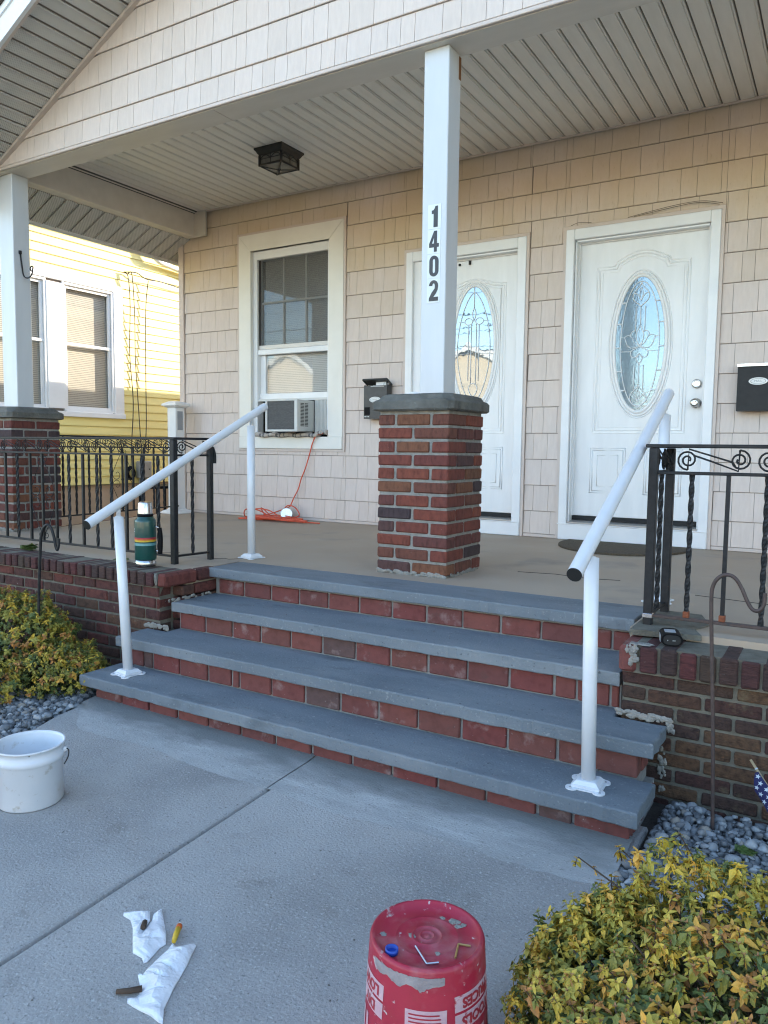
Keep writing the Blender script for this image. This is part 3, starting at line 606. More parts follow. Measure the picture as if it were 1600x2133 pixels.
# openings in the front wall: x0, x1, z0, z1
OPEN = [(-2.007, -.755, 1.205, 3.251), (-.165, .932, .5, 2.886), (1.195, 2.298, .5, 2.886)]
fw = MB()
xs = [-2.765, -2.0, -.76, -.16, .927, 1.2, 2.293, 5.5]
for i, (a, b) in enumerate(zip(xs[:-1], xs[1:])):
    if i == 1: fw.box(a, b, YW+.014, YW+.2, 0, 1.21); fw.box(a, b, YW+.014, YW+.2, 3.246, 3.9)
    elif i in (3, 5): fw.box(a, b, YW+.014, YW+.2, 0, .56); fw.box(a, b, YW+.014, YW+.2, 2.881, 3.9)
    else: fw.box(a, b, YW+.014, YW+.2, 0, 3.9)
front = part('front_wall', fw, 'sheath', house)
shing = []   # (size, builder args)
def shingle_rows(x0, x1, zs, y, opens, seed, top=None, wmin=.085, wmax=.185):
    r = random.Random(seed); out = []
    for z0, z1 in zs:
        x = x0 - r.uniform(0, .1)
        while x < x1:
            w = r.choice([wmin, .105, .125, .14, .16, wmax]) + r.uniform(-.008, .008); a, b = max(x, x0), min(x+w, x1); x += w
            if b-a < .012: continue
            cuts = [a] + sorted(q for o in opens for q in o[:2] if a+.004 < q < b-.004) + [b]
            for p, q in zip(cuts[:-1], cuts[1:]):
                if q-p < .01: continue
                mid = (p+q)/2; segs = [(z0, z1)]
                for o in opens:
                    if o[0] < mid < o[1]:
                        ns = []
                        for (s0, s1) in segs:
                            if o[3] <= s0 or o[2] >= s1: ns.append((s0, s1)); continue
                            if o[2] > s0: ns.append((s0, o[2]))
                            if o[3] < s1: ns.append((o[3], s1))
                        segs = ns
                for (s0, s1) in segs:
                    if s1-s0 > .012: out.append((p, q, s0, s1, z0, z1))
    return out
def shingle_mesh(mb, p, q, s0, s1, z0, z1, y, top=None):
    g_ = .0012; a, b = p+g_, q-g_
    def dy(z): t_ = (z-z0)/(z1-z0); return .0105*(1-t_)+.002
    def tz(x): return s1 if top is None else min(s1, max(s0+.001, top(x)))
    ta, tb = tz(a), tz(b); zb = s0+.0035; yb = y+.016
    v = [(a, y+.014-dy(s0), zb), (b, y+.014-dy(s0), zb), (b, y+.014-dy(tb), tb), (a, y+.014-dy(ta), ta), (a, yb, zb), (b, yb, zb), (b, yb, tb), (a, yb, ta)]
    e = .0025   # small rounded butt edge
    v[0] = (a, v[0][1]+e, zb); v[1] = (b, v[1][1]+e, zb)
    v += [(a, y+.014-dy(s0+.004), zb+e), (b, y+.014-dy(s0+.004), zb+e)]
    mb.add(v, [(0, 1, 9, 8), (8, 9, 2, 3), (4, 7, 6, 5), (0, 4, 5, 1), (3, 2, 6, 7), (0, 8, 3, 7, 4), (1, 5, 6, 2, 9)])
zs = [(.768+.2*k, .968+.2*k) for k in range(-1, 13)] + [(3.368, ZC)]
zs[0] = (.592, .768)
rows = shingle_rows(-2.725, 3.3, zs, YW, OPEN, 5)
camp = Vector((3.08, -2.35, 1.24))
def vis_size(p): # projected size of a shingle as seen from the walk
    d = (Vector(((p[0]+p[1])/2, YW, (p[2]+p[3])/2))-camp); return (p[1]-p[0])*(p[3]-p[2])/d.length_squared
grows = shingle_rows(-2.6, 1.9, [(3.322, 3.474)] + [(3.474+.1965*k, 3.474+.1965*(k+1)) for k in range(6)], 1.245, [], 9)
grows = [g_ for g_ in grows if g_[3] > g_[2] and zsof(g_[1])-.012 > g_[2]+.02]
def in_view(x, y, z):
    d = Vector((x, y, z))-camp; w = d.dot(F); u = d.dot(Rv)/w*1589.5; v = -d.dot(Uv)/w*1589.5
    return abs(u) < 815 and abs(v) < 1080
allsh = [(vis_size(p), 'w', p) for p in rows] + [((p[1]-p[0])*(p[3]-p[2])/(Vector(((p[0]+p[1])/2, 1.245, p[2]))-camp).length_squared, 'g', p) for p in grows]
allsh = [(s if in_view((p[0]+p[1])/2, YW if k == 'w' else 1.245, (p[2]+p[3])/2) else 0, k, p) for s, k, p in allsh]
allsh.sort(key=lambda q: -q[0])
gable = part('gable_wall', MB().prism([(-2.55, 3.30), (5.29, 3.30), (RX, zsof(RX)-.01)], 1, 1.2595, 1.35), 'sheath', house)
restw, restg = {'shingle': MB(), 'shingle_mid': MB(), 'shingle_top': MB()}, MB(); nsh = 0
def SM(k, p): return 'shingle' if (k == 'g' or p[2] < 2.33) else ('shingle_mid' if p[2] < 2.73 else 'shingle_top')  # height picks how much grime and painted warm light a course carries
for s, k, p in allsh:
    y = YW if k == 'w' else 1.231
    top = None if k == 'w' else (lambda x: zsof(x)-.008)
    if nsh < 290 and s > 0:
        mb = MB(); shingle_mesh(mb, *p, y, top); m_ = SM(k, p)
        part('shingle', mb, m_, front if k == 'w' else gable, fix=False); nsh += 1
    else:
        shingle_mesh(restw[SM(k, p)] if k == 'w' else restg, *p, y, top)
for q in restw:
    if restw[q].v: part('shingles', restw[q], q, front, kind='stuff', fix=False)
if restg.v: part('shingles', restg, 'shingle', gable, kind='stuff', fix=False)
part('wall_beyond', MB().box(3.3, 5.5, YW, YW+.013, .59, ZC), 'shingle', house)
part('corner_trim', MB().box(-2.795, -2.728, YW-.010, YW+.05, 0.0, 3.62, .003), 'trim_beige', house)
part('base_trim', MB().box(-2.727, -.166, YW-.004, YW+.012, Z4+.002, .593, .003), 'trim_beige', house)
part('base_trim', MB().box(.933, 1.194, YW-.004, YW+.012, Z4+.002, .593, .003), 'trim_beige', house)
part('base_trim', MB().box(2.299, 5.5, YW-.004, YW+.012, Z4+.002, .593, .003), 'trim_beige', house)
part('side_wall', MB().box(-2.765, -2.74, YW+.05, 12, -.04, 3.3), 'trim_beige', house)
part('side_wall', MB().box(5.474, 5.5, YW+.2, 12, -.04, 3.3), 'trim_beige', house)
part('back_wall', MB().box(-2.74, 5.474, 11.97, 12, -.04, 3.3), 'trim_beige', house)
part('room_floor', MB().box(-2.70, 5.4, YW+.25, 11.9, .45, .5), 'dark', house)
part('partition', MB().box(-2.70, 5.4, 5.2, 5.3, .5, 3.5), 'dark', house)
# porch ceiling boards
cb = part('porch_ceiling', MB().box(-2.54, 5.4, 1.43, YW+.2, ZC+.0165, ZC+.05), 'sheath', house)
bd = MB(); bd.prism([(-.0488, .016), (-.0488, .004), (-.0462, 0), (.034, 0), (.0365, .006), (.0405, .006), (.043, 0), (.0472, 0), (.0488, .004), (.0488, .016)], 1, 1.436, YW-.004)
bme = bd.mesh('ceiling_board'); bme.materials.append(M['ceiling'])
x = -2.53+.047; k = 0
while x < 5.3:
    link('ceiling_board', bme, cb, (x, 0, ZC)); x += .1063; k += 1
part('ceiling_trim', MB().box(-2.52, 5.4, YW-.022, YW-.004, ZC-.012, ZC+.003, .003), 'trim_beige', house)
# front and side beams of the porch
part('front_beam', MB().box(-2.62, 5.4, 1.2475, 1.438, ZB, ZC+.02, .003), 'beam', house)
part('beam_lip', MB().box(-2.66, 5.4, 1.2275, 1.2465, ZB+.003, ZB+.024, .003), 'trim_beige', house)
part('beam_joint', MB().box(-.36, -.355, 1.25, 1.436, ZB-.0015, ZB-.0002), 'trim_beige', house)
part('side_beam', MB().box(-2.66, -2.53, 1.4385, YW-.045, ZB, ZC+.02, .003), 'beam', house)
part('beam_trim', MB().box(-2.529, -2.507, 1.4385, YW-.045, ZC-.014, ZC+.004, .003), 'beam', house)
part('beam_cap', MB().box(-2.68, -2.39, YW-.044, YW-.016, ZB-.004, ZC+.0, .003), 'beam', house)
# soffits with separate perforated panels
sn, cs = math.sin(math.atan(.49)), math.cos(math.atan(.49))
def slope_box(mb, x0, x1, y0, y1, d0, d1):
    v = []
    for x in (x0, x1):
        for y in (y0, y1):
            for d in (d0, d1): v.append((x - sn*d, y, zsof(x) + cs*d))
    mb.add(v, [(0, 1, 3, 2), (4, 6, 7, 5), (0, 4, 5, 1), (2, 3, 7, 6), (0, 2, 6, 4), (1, 5, 7, 3)])
rs = part('rake_soffit', (lambda m_: (slope_box(m_, -2.95, RX, .74, 1.24, .012, .03), m_)[1])(MB()), 'sheath', house)
x = -2.97; k = 0
while x < .6:
    mb = MB(); slope_box(mb, x+.010, x+.0815, .735, 1.242, 0, .010); slope_box(mb, x+.0815, x+.0845, .735, 1.242, -.006, .012)
    part('soffit_panel', mb, 'soffit', rs); x += .0915
es = part('eave_soffit', (lambda m_: (slope_box(m_, -2.965, -2.655, 1.25, 11.5, .012, .03), m_)[1])(MB()), 'sheath', house)
y = 1.245; k = 0
while y < 6.0:
    mb = MB(); slope_box(mb, -2.962, -2.645, y+.012, y+.118, 0, .010); slope_box(mb, -2.962, -2.645, y+.119, y+.123, -.006, .012)
    part('soffit_panel', mb, 'soffit', es); y += .13
mb = MB(); slope_box(mb, -2.965, RX, 1.206, 1.243, -.022, -.001); part('rake_trim', mb, 'trim_beige', house)
mb = MB(); slope_box(mb, -2.985, RX, .716, .734, -.02, .012); part('soffit_edge', mb, 'trim_beige', house)
mb = MB(); slope_box(mb, -3.0, RX, .690, .715, -.02, .135); slope_box(mb, -3.0, RX, .678, .690, .105, .15); part('rake_fascia', mb, 'white', house)
mb = MB(); slope_box(mb, -2.985, -2.962, .735, 12, -.02, .135); part('eave_fascia', mb, 'white', house)
rf = MB(); rf.prism([(-3.02, zsof(-3.02)+.165), (RX, zsof(RX)+.165), (2*RX+3.02, zsof(-3.02)+.165), (2*RX+3.02, zsof(-3.02)+.19), (RX, zsof(RX)+.20), (-3.02, zsof(-3.02)+.19)], 1, .66, 12.3)
part('roof', rf, 'roof', house)
mb = MB(); mb.prism([(-2.765, 3.3), (5.5, 3.3), (5.5, 3.32), (RX, zsof(RX)), (-2.765, 3.32)], 1, 11.9, 11.96); part('back_gable', mb, 'trim_beige', house)

# ---- window of the house
win = part('window', MB().box(-2.006, -.756, YW-.006, YW+.012, 1.206, 3.25, .003), 'trim_beige', house)
cw = MB()
# replace the solid trim sheet by four strips: outer beige J-channel
win.data = (lambda m_: (m_.box(-2.006, -1.985, YW-.010, YW+.013, 1.206, 3.25), m_.box(-.777, -.756, YW-.010, YW+.013, 1.206, 3.25), m_.box(-1.985, -.777, YW-.010, YW+.013, 3.229, 3.25), m_.box(-1.985, -.777, YW-.010, YW+.013, 1.206, 1.226), m_.mesh('window'))[-1])(MB())
win.data.materials.append(M['trim_beige'])
yc0, yc1 = YW-.014, YW+.02
part('casing_board', MB().prism([(-1.984, 1.34), (-1.84, 1.34), (-1.84, 3.075), (-1.984, 3.228)], 1, yc0, yc1), 'casing', win)
part('casing_board', MB().prism([(-.778, 1.34), (-.778, 3.228), (-.932, 3.075), (-.932, 1.34)], 1, yc0, yc1), 'casing', win)
part('casing_board', MB().prism([(-1.982, 3.2285), (-1.839, 3.0765), (-.933, 3.0765), (-.780, 3.2285)], 1, yc0-.0012, yc1), 'casing', win)
part('sill_board', MB().box(-1.984, -.778, YW-.022, YW+.02, 1.228, 1.339, .004), 'casing', win)
rv = MB(); rv.box(-1.862, -1.841, YW-.012, YW+.1, 1.30, 3.10); rv.box(-.931, -.910, YW-.012, YW+.1, 1.30, 3.10); rv.box(-1.84, -.932, YW-.012, YW+.1, 3.0765, 3.10); rv.box(-1.84, -.932, YW-.02, YW+.1, 1.318, 1.339)
part('reveal', rv, 'white', win)
fr = MB(); fr.box(-1.84, -1.795, YW+.03, YW+.12, 1.34, 3.076, .003); fr.box(-.975, -.932, YW+.03, YW+.12, 1.34, 3.076, .003); fr.box(-1.795, -.975, YW+.03, YW+.12, 3.0, 3.076, .003)
part('frame', fr, 'white', win)
us = MB(); us.box(-1.795, -.975, YW+.05, YW+.075, 2.165, 2.205, .002); part('upper_sash', us, 'alu', win)
part('meeting_rail', MB().box(-1.80, -.97, YW+.04, YW+.085, 2.115, 2.164, .004), 'white', win)
sc_ = MB(); sc_.box(-1.795, -1.775, YW+.055, YW+.066, 2.205, 3.0); sc_.box(-.99, -.975, YW+.055, YW+.066, 2.205, 3.0); part('screen_frame', sc_, 'bronze', win)
M['screen'] = glass('insect_screen', (.075, .075, .075), .02, .4, 0, .48)
part('insect_screen', MB().add([(-1.775, YW+.060, 2.205), (-.99, YW+.060, 2.205), (-.99, YW+.060, 3.0), (-1.775, YW+.060, 3.0)], [(0, 1, 2, 3)]), 'screen', win, fix=False)
mu = MB(); mu.box(-1.516, -1.500, YW+.070, YW+.080, 2.205, 3.0); mu.box(-1.254, -1.238, YW+.070, YW+.080, 2.205, 3.0); mu.box(-1.775, -.99, YW+.0705, YW+.0795, 2.592, 2.610)
part('muntin', mu, 'ac_white', win)
part('pane', MB().add([(-1.78, YW+.083, 2.2), (-.985, YW+.083, 2.2), (-.985, YW+.083, 3.0), (-1.78, YW+.083, 3.0)], [(0, 1, 2, 3)]), 'pane', win, fix=False)
ls = MB(); ls.box(-1.795, -1.735, YW+.08, YW+.115, 1.70, 2.115, .003); ls.box(-.985, -.970, YW+.08, YW+.115, 1.70, 2.115, .003); ls.box(-1.80, -.97, YW+.07, YW+.118, 1.695, 1.752, .005)
part('lower_sash', ls, 'white', win)
part('pane', MB().add([(-1.735, YW+.095, 1.75), (-.985, YW+.095, 1.75), (-.985, YW+.095, 2.116), (-1.735, YW+.095, 2.116)], [(0, 1, 2, 3)]), 'pane_low', win, fix=False)
bl = MB(); z = 1.76
while z < 3.0: bl.box(-1.77, -.985, YW+.128, YW+.131, z, z+.0145); z += .0165
part('blind', bl, 'blind', win, kind='stuff')
part('room_behind', MB().box(-1.84, -.93, YW+.19, YW+.2, 1.3, 3.1), 'dark', win)

# ---- doors of the house
def door(x0, x1, zb, zt, cx0, cx1, ocx, ocz, orx, orz, style, knobs):
    yd = 3.385; d = part('door', MB().box(x0, x1, yd, yd+.045, zb, zt, .003), 'door', house)
    P = lambda n_, mb, m_: part(n_, mb, m_, d)
    # casing: beige J trim, white brickmould, stop
    j = MB(); j.box(cx0-.022, cx0-.001, YW-.010, YW+.013, Z4+.002, 2.884); j.box(cx1+.001, cx1+.022, YW-.010, YW+.013, Z4+.002, 2.884); j.box(cx0-.001, cx1+.001, YW-.010, YW+.013, 2.862, 2.884)
    P('outer_trim', j, 'trim_beige')
    top = 2.860
    def board(xa, xb, ya, yb, n_='casing_board'):
        P(n_, MB().box(xa, xb, ya, yb, Z4+.003, top, .004), 'white')
    lw = x0-.012-cx0
    board(cx0, min(cx0+.062, x0-.012), YW-.018, YW+.03); board(x1+.012, cx1, YW-.018, YW+.03)
    P('casing_board', MB().box(min(cx0+.062, x0-.012)+.0005, x1+.0115, YW-.0175, YW+.03, zt+.016, top, .004), 'white')
    if lw > .07: P('jamb_panel', MB().box(cx0+.0625, x0-.0125, YW+.012, YW+.04, Z4+.003, zt+.015), 'white')
    jm = MB(); jm.box(x0-.0115, x0-.001, YW+.01, yd+.05, Z4+.1, zt+.012); jm.box(x1+.001, x1+.0115, YW+.01, yd+.05, Z4+.1, zt+.012); jm.box(x0-.011, x1+.011, YW+.01, yd+.05, zt+.002, zt+.014)
    jm.box(x0-.011, x0+.008, yd-.016, yd-.002, zb, zt+.002); jm.box(x1-.008, x1+.011, yd-.016, yd-.002, zb, zt+.002); jm.box(x0+.008, x1-.008, yd-.0155, yd-.0025, zt-.008, zt+.002)
    P('jamb', jm, 'white')
    P('sweep', MB().box(x0, x1, yd-.003, yd+.03, zb-.034, zb-.002), 'rubber')
    P('threshold', MB().prism([(YW-.005, zb-.046), (yd-.02, zb-.036), (yd+.04, zb-.036), (yd+.04, zb-.056), (YW-.005, zb-.056)], 0, x0-.02, x1+.02), 'alu')
    P('riser_board', MB().box(cx0+.003, cx1-.003, YW-.024, YW+.03, Z4+.002, zb-.058, .004), 'white')
    P('sill_lip', MB().box(cx0-.004, cx1+.004, YW-.030, YW-.0245, zb-.064, zb-.056, .002), 'white')
    # mouldings
    def bead(poly, r, mb):
        mb.tube([(p[0], yd+.001, p[1]) for p in poly], r*.85, 10, closed=True)
    def arch_panel(l, r_, b, t, c):
        if style == 'step':
            a = .128; s = .035
            pts = [(l, b), (l, t), (l+a, t+.002)]
            n = 14
            for i in range(n+1):
                q = i/n; x = l+a+.012+(r_-l-2*a-.024)*q; pts.append((x, t+.028+.066*math.sin(PI*q)))
            pts += [(r_-a, t+.002), (r_, t), (r_, b)]
        else:
            pts = [(l, b), (l, t)]; n = 22
            for i in range(n+1):
                q = i/n; x = l+.03+(r_-l-.06)*q; pts.append((x, t+.05*(.5-.5*math.cos(2*PI*q))))
            pts += [(r_, t), (r_, b)]
        return pts
    cx = (x0+x1)/2; ol, orr = (x0+.135, x1-.122) if style == 'step' else (ocx-.28, ocx+.27)
    pan = arch_panel(ol, orr, 1.372, 2.582 if style == 'step' else 2.555, cx)
    area = sum(pan[i-1][0]*pan[i][1]-pan[i][0]*pan[i-1][1] for i in range(len(pan)))
    sg = 1 if area > 0 else -1
    mb = MB(); bead(pan, .0065, mb); bead(offset_poly(pan, .020*sg), .0085, mb); bead(offset_poly(pan, .042*sg), .005, mb)
    P('panel_moulding', mb, 'door')
    for (l, r_) in ((x0+.128, x0+.128+.255), (x1-.128-.255, x1-.128)):
        if style != 'step': l, r_ = (ol, ol+.235) if l < cx else (orr-.235, orr)
        q = [(l, .925), (r_, .925), (r_, 1.26), (l, 1.26)]; mb = MB(); bead(q, .006, mb); bead(offset_poly(q, .016), .0065, mb); bead(offset_poly(q, .052), .005, mb)
        P('lower_panel', mb, 'door')
    def ell(k, n=56, y=yd, e=0): return [(ocx+(orx*1+k)*math.cos(2*PI*i/n), y, ocz+(orz+k)*math.sin(2*PI*i/n)) for i in range(n)]
    mb = MB(); mb.tube(ell(.052), .006, 8, True); mb.tube(ell(.034), .010, 8, True); mb.tube(ell(.012), .0135, 8, True, flatz=1)
    P('oval_frame', mb, 'door')
    pane = MB(); v = ell(0, y=yd-.003); pane.add(v, [tuple(range(len(v)))])
    P('oval_pane', pane, 'oval_rough' if style == 'step' else 'oval_smooth')
    yk = yd-.006; cm = MB()
    def L_(pts, r=.0032, closed=False): cm.tube([(ocx+p[0], yk, ocz+p[1]) for p in pts], r, 6, closed)
    def bez(p0, p1, p2, p3, n=9):
        return [tuple((1-t)**3*p0[k]+3*(1-t)**2*t*p1[k]+3*(1-t)*t*t*p2[k]+t**3*p3[k] for k in (0, 1)) for t in [i/n for i in range(n+1)]]
    def mir(P_): return [(-a, b) for a, b in P_]
    if style == 'step':
        L_(ell2(orx-.036, orz-.03, 48), .0036, True)
        for s in (1, -1):
            for zz in (.30, .15, -.02, -.19, -.33): 
                xx = s*orx*math.sqrt(max(0, 1-(zz/orz)**2)); L_([(xx, zz), (xx-s*.034, zz)], .005)
        for top_ in (.34, -.385):
            for f_ in (lambda P_: P_, mir):
                L_(f_(bez((0, top_+.10), (.01, top_+.05), (.055, top_+.05), (.058, top_)))); L_(f_(bez((.058, top_), (.05, top_-.05), (.01, top_-.05), (0, top_-.075))))
                L_(f_(bez((0, top_-.03), (.012, top_), (.03, top_+.028), (.054, top_+.022)))); L_(f_(bez((0, top_-.03), (.01, top_+.0), (.02, top_+.03), (.0, top_+.06))), .0022)
        for xx in (-.032, 0, .032):
            L_([(xx, .27), (xx, .09 if xx else .13)]); L_([(xx, -.15 if xx else -.13), (xx, -.33)])
        for f_ in (lambda P_: P_, mir):
            L_(f_(bez((0, .135), (.012, .11), (.03, .08), (.026, .05)))); L_(f_(bez((.026, .05), (.022, .02), (.01, .0), (0, -.008))))
            L_(f_(bez((.026, .09), (.05, .11), (.07, .075), (.062, .06)))); L_(f_(bez((.11, .05), (.08, .085), (.05, .05), (.045, .03)))); L_(f_(bez((.045, .03), (.035, .0), (.012, -.004), (0, -.008))))
            L_(f_(bez((.11, .05), (.095, .045), (.10, -.03), (.05, -.026)))); L_(f_(bez((.05, -.026), (.03, -.026), (.012, -.014), (0, -.008))))
            L_(f_(bez((0, -.012), (.02, -.04), (.07, -.03), (.06, -.075)))); L_(f_(bez((.06, -.075), (.05, -.11), (.015, -.09), (0, -.065))))
            L_(f_(bez((0, -.065), (.006, -.08), (.014, -.095), (.026, -.10)))); L_(f_(bez((.026, -.10), (.016, -.115), (.006, -.13), (0, -.15))))
            L_(f_([(.11, .05), (orx-.036, .055)]), .002); L_(f_([(.06, -.05), (orx-.036, -.05)]), .002)
    else:
        for f_ in (lambda P_: P_, mir):
            L_(f_(bez((0, orz-.04), (.07, orz-.07), (orx-.03, .18), (orx-.03, 0), 14))); L_(f_(bez((orx-.03, 0), (orx-.03, -.2), (.09, -.36), (.03, -orz+.04), 14)))
            L_(f_([(.022, .16), (.022, -.30)])); L_(f_([(.046, .175), (.046, -.27)])); L_(f_(bez((.0, .215), (.02, .20), (.022, .18), (.022, .16))))
            L_(f_(bez((0, .215), (.02, .25), (.02, .28), (0, .31))))
            cm.tube([(ocx+(1 if f_ is not mir else -1)*.048+.034*math.cos(a), yk, ocz+.205+.026*math.sin(a)) for a in [2*PI*i/14 for i in range(14)]], .003, 6, True)
            L_(f_([(.08, .205), (orx-.04, .205)]), .002); L_(f_([(.046, -.05), (orx, -.06)]), .002)
            L_(f_(bez((0, -.29), (.05, -.30), (.05, -.36), (0, -.40))))
        L_([(0, orz), (0, .31)])
    P('came', cm, 'came')
    if knobs:
        kx = 2.151
        for kz, prof in ((1.58, 'k'), (1.715, 'd')):
            mb = MB()
            if prof == 'k': mb.lathe([(.036, 0), (.036, .006), (.030, .012), (.013, .016), (.012, .034), (.022, .040), (.031, .052), (.030, .064), (.020, .072), (.010, .074), (.009, .0715)], 24)
            else: mb.lathe([(.033, 0), (.032, .014), (.027, .020), (.019, .021), (.018, .017)], 24)
            mb.xform(Matrix.Translation((kx, yd-.0005, kz)) @ Matrix.Rotation(PI/2, 4, 'X'))
            P('knob' if prof == 'k' else 'deadbolt', mb, 'chrome')
    return d
def ell2(a, b, n): return [(a*math.cos(2*PI*i/n), b*math.sin(2*PI*i/n)) for i in range(n)]
doorL = door(.052, .826, .735, 2.766, -.143, .908, .441, 2.066, .174, .475, 'wave', False)
doorR = door(1.294, 2.200, .748, 2.768, 1.217, 2.276, 1.752, 2.011, .171, .475, 'step', True)
doorL['label'] = 'white door with oval glass, half hidden behind the centre post'; doorR['label'] = 'white door with oval leaded glass, knob and deadbolt'
for xx in (.30, .39): part('nail_hole', MB().box(xx, xx+.014, 3.366, 3.384, 2.722, 2.752 if xx > .35 else 2.738), 'rubber', doorL)

# ------------------------------------------------------------------ lantern, mailboxes, AC, cord, towel on and at the house
lt = thing('ceiling_lantern', 'square dark bronze lantern on the porch ceiling above the window', 'lantern', (-.82, 2.46, ZC))
cx, cy = -.82, 2.46
mb = MB(); v = []
for s, z in ((.138, ZC), (.138, ZC-.012), (.128, ZC-.022), (.118, ZC-.040), (.108, ZC-.050)): v += [(cx-s, cy-s, z), (cx+s, cy-s, z), (cx+s, cy+s, z), (cx-s, cy+s, z)]
mb.add(v, [(k*4+i, k*4+(i+1) % 4, k*4+4+(i+1) % 4, k*4+4+i) for k in range(4) for i in range(4)] + [(16, 17, 18, 19), (3, 2, 1, 0)])
part('canopy', mb, 'bronze', lt)
fm = MB(); s = .106; zt, zb = ZC-.05, ZC-.132
for sx in (-1, 1):
    for sy in (-1, 1): fm.box(cx+sx*s-.007, cx+sx*s+.007, cy+sy*s-.007, cy+sy*s+.007, zb, zt)
for a, b in (((-s, -s), (s, -s)), ((s, -s), (s, s)), ((s, s), (-s, s)), ((-s, s), (-s, -s))):
    A = Vector((cx+a[0], cy+a[1], 0)); B = Vector((cx+b[0], cy+b[1], 0))
    fm.tube([A+Vector((0, 0, zb+.008)), B+Vector((0, 0, zb+.008))], .009, 4, rot0=PI/4); fm.tube([A+Vector((0, 0, zt-.03)), B+Vector((0, 0, zt-.03))], .0025, 4)
    mid = (A+B)/2; fm.tube([mid+Vector((0, 0, zb)), mid+Vector((0, 0, zt))], .003, 4)
    for q0, q1 in ((0, .5), (.5, 1)):
        fm.tube([A.lerp(B, q0+(q1-q0)*i/8)+Vector((0, 0, zt-.034+.030*math.sin(PI*i/8))) for i in range(9)], .003, 4)
    fm.tube([A+Vector((0, 0, zb+.004)), Vector((cx, cy, zb-.012))], .004, 4)
fm.lathe([(.002, zb-.035), (.009, zb-.028), (.005, zb-.018), (.012, zb-.010), (.012, zb-.004)], 10, (cx, cy))
part('frame', fm, 'bronze', lt)
gp = MB(); gp.box(cx-s+.004, cx+s-.004, cy-s+.004, cy+s-.004, zb+.006, zt); part('glass', gp, 'lamp_glass', lt)

def plaque(mb, cx, y, cz, a, b):
    n = 32; o1 = [(cx+a*math.cos(2*PI*i/n), cz+b*math.sin(2*PI*i/n)) for i in range(n)]; i1 = [(cx+a*.8*math.cos(2*PI*i/n), cz+b*.74*math.sin(2*PI*i/n)) for i in range(n)]
    ringpoly(mb, o1, i1, y-.004, y); mb.prism([(cx+a*.76*math.cos(2*PI*i/n), cz+b*.68*math.sin(2*PI*i/n)) for i in range(n)], 1, y-.003, y)
def text_mesh(txt, size, name='lettering', align='CENTER', space=1.0, weight=0):
    cu = bpy.data.curves.new(name, 'FONT'); cu.body = txt; cu.size = size; cu.align_x = align; cu.align_y = 'CENTER'; cu.space_character = space; cu.offset = weight; cu.resolution_u = 3
    o = bpy.data.objects.new(name, cu); COL.objects.link(o)
    me = bpy.data.meshes.new_from_object(o.evaluated_get(bpy.context.evaluated_depsgraph_get()))
    bpy.data.objects.remove(o); bpy.data.curves.remove(cu)
    return me
def text_wall(txt, size, cx, y, cz):
    me = text_mesh(txt, size)
    for v in me.vertices: v.co = Vector((cx+v.co.x, y, cz+v.co.y))
    return me
def mailbox(label, x0, x1, z0, z1, opened):
    y0, y1 = 3.205, 3.286
    t = thing('mailbox', label, 'mailbox', ((x0+x1)/2, y1, z0))
    b = MB(); zt = z1 - (0 if opened else .012); th = .004
    b.box(x0, x1, y0, y0+th, z0, zt); b.box(x0, x0+th, y0+th, y1, z0, zt+.006); b.box(x1-th, x1, y0+th, y1, z0, zt+.006); b.box(x0+th, x1-th, y1-th, y1, z0, zt+.01); b.box(x0+th, x1-th, y0+th, y1-th, z0, z0+th)
    part('box', b, 'mailbox' if opened else 'mailbox_black', t)
    if opened:
        lid = MB().box(0, x1-x0+.016, -.10, 0, -.002, .002, 0); lid.box(0, .003, -.10, 0, -.014, -.0021); lid.box(x1-x0+.013, x1-x0+.016, -.10, 0, -.014, -.0021); lid.box(.0031, x1-x0+.0129, -.10, -.097, -.014, -.0021)
        part('lid', lid, 'mailbox', t, (x0-.008, y1-.002, z1+.012), (math.radians(-27), 0, 0))
    else:
        part('lid', MB().box(x0-.006, x1+.006, y0-.006, y1+.01, zt+.0065, zt+.011), 'mailbox', t)
        part('lid_edge', MB().box(x0-.006, x1+.006, y0-.012, y0-.0065, zt-.010, zt+.0112, .002), 'steel', t)
    pq = MB(); px = (x0+x1)/2; pz = z0+(z1-z0)*(.62 if not opened else .575); plaque(pq, px, y0-.0005, pz, .057, .024)
    pp = part('plaque', pq, 'plate' if False else 'chrome_w', t)
    part('lettering', text_wall('MAIL', .022, px, y0-.0042, pz), 'label', pp)
    return t, y0
M['chrome_w'] = flat('pale_enamel', (.74, .74, .72), .35)
mL, yy = mailbox('dark grey wall mailbox left of the pillar with its lid propped open by mail', -.497, -.268, 1.492, 1.772, True)
part('sticker', MB().box(-.49, -.435, yy-.0018, yy-.0005, 1.525, 1.59), 'black', mL)
lb = MB(); lb.box(-.49, -.468, yy-.0018, yy-.0005, 1.507, 1.512); lb.box(-.458, -.442, yy-.0018, yy-.0005, 1.507, 1.512); part('print', lb, 'plate', mL)
mR, _ = mailbox('black wall mailbox with a bright lid edge right of the right door', 2.43, 2.68, 1.513, 1.822, False)
def env(name, label, c, sx, sz, rot, m='envelope'):
    o = part(name, MB().box(-sx/2, sx/2, -.0015, .0015, -sz/2, sz/2), m, None, c, rot); tag(o, label, 'letter'); return o
e1 = env('envelope', 'white envelope standing up out of the open mailbox', (-.345, 3.235, 1.778), .10, .075, (math.radians(-18), math.radians(-3), 0))
pm = part('print', MB().box(.028, .034, -.0028, -.0016, -.012, .02), 'label', e1); WL[e1.name] = (0, 0, 0); pm.location = (0, 0, 0)
env('envelope', 'grey-white envelope tucked behind the upright one in the mailbox', (-.305, 3.252, 1.772), .06, .062, (math.radians(-14), 0, 0), 'label')
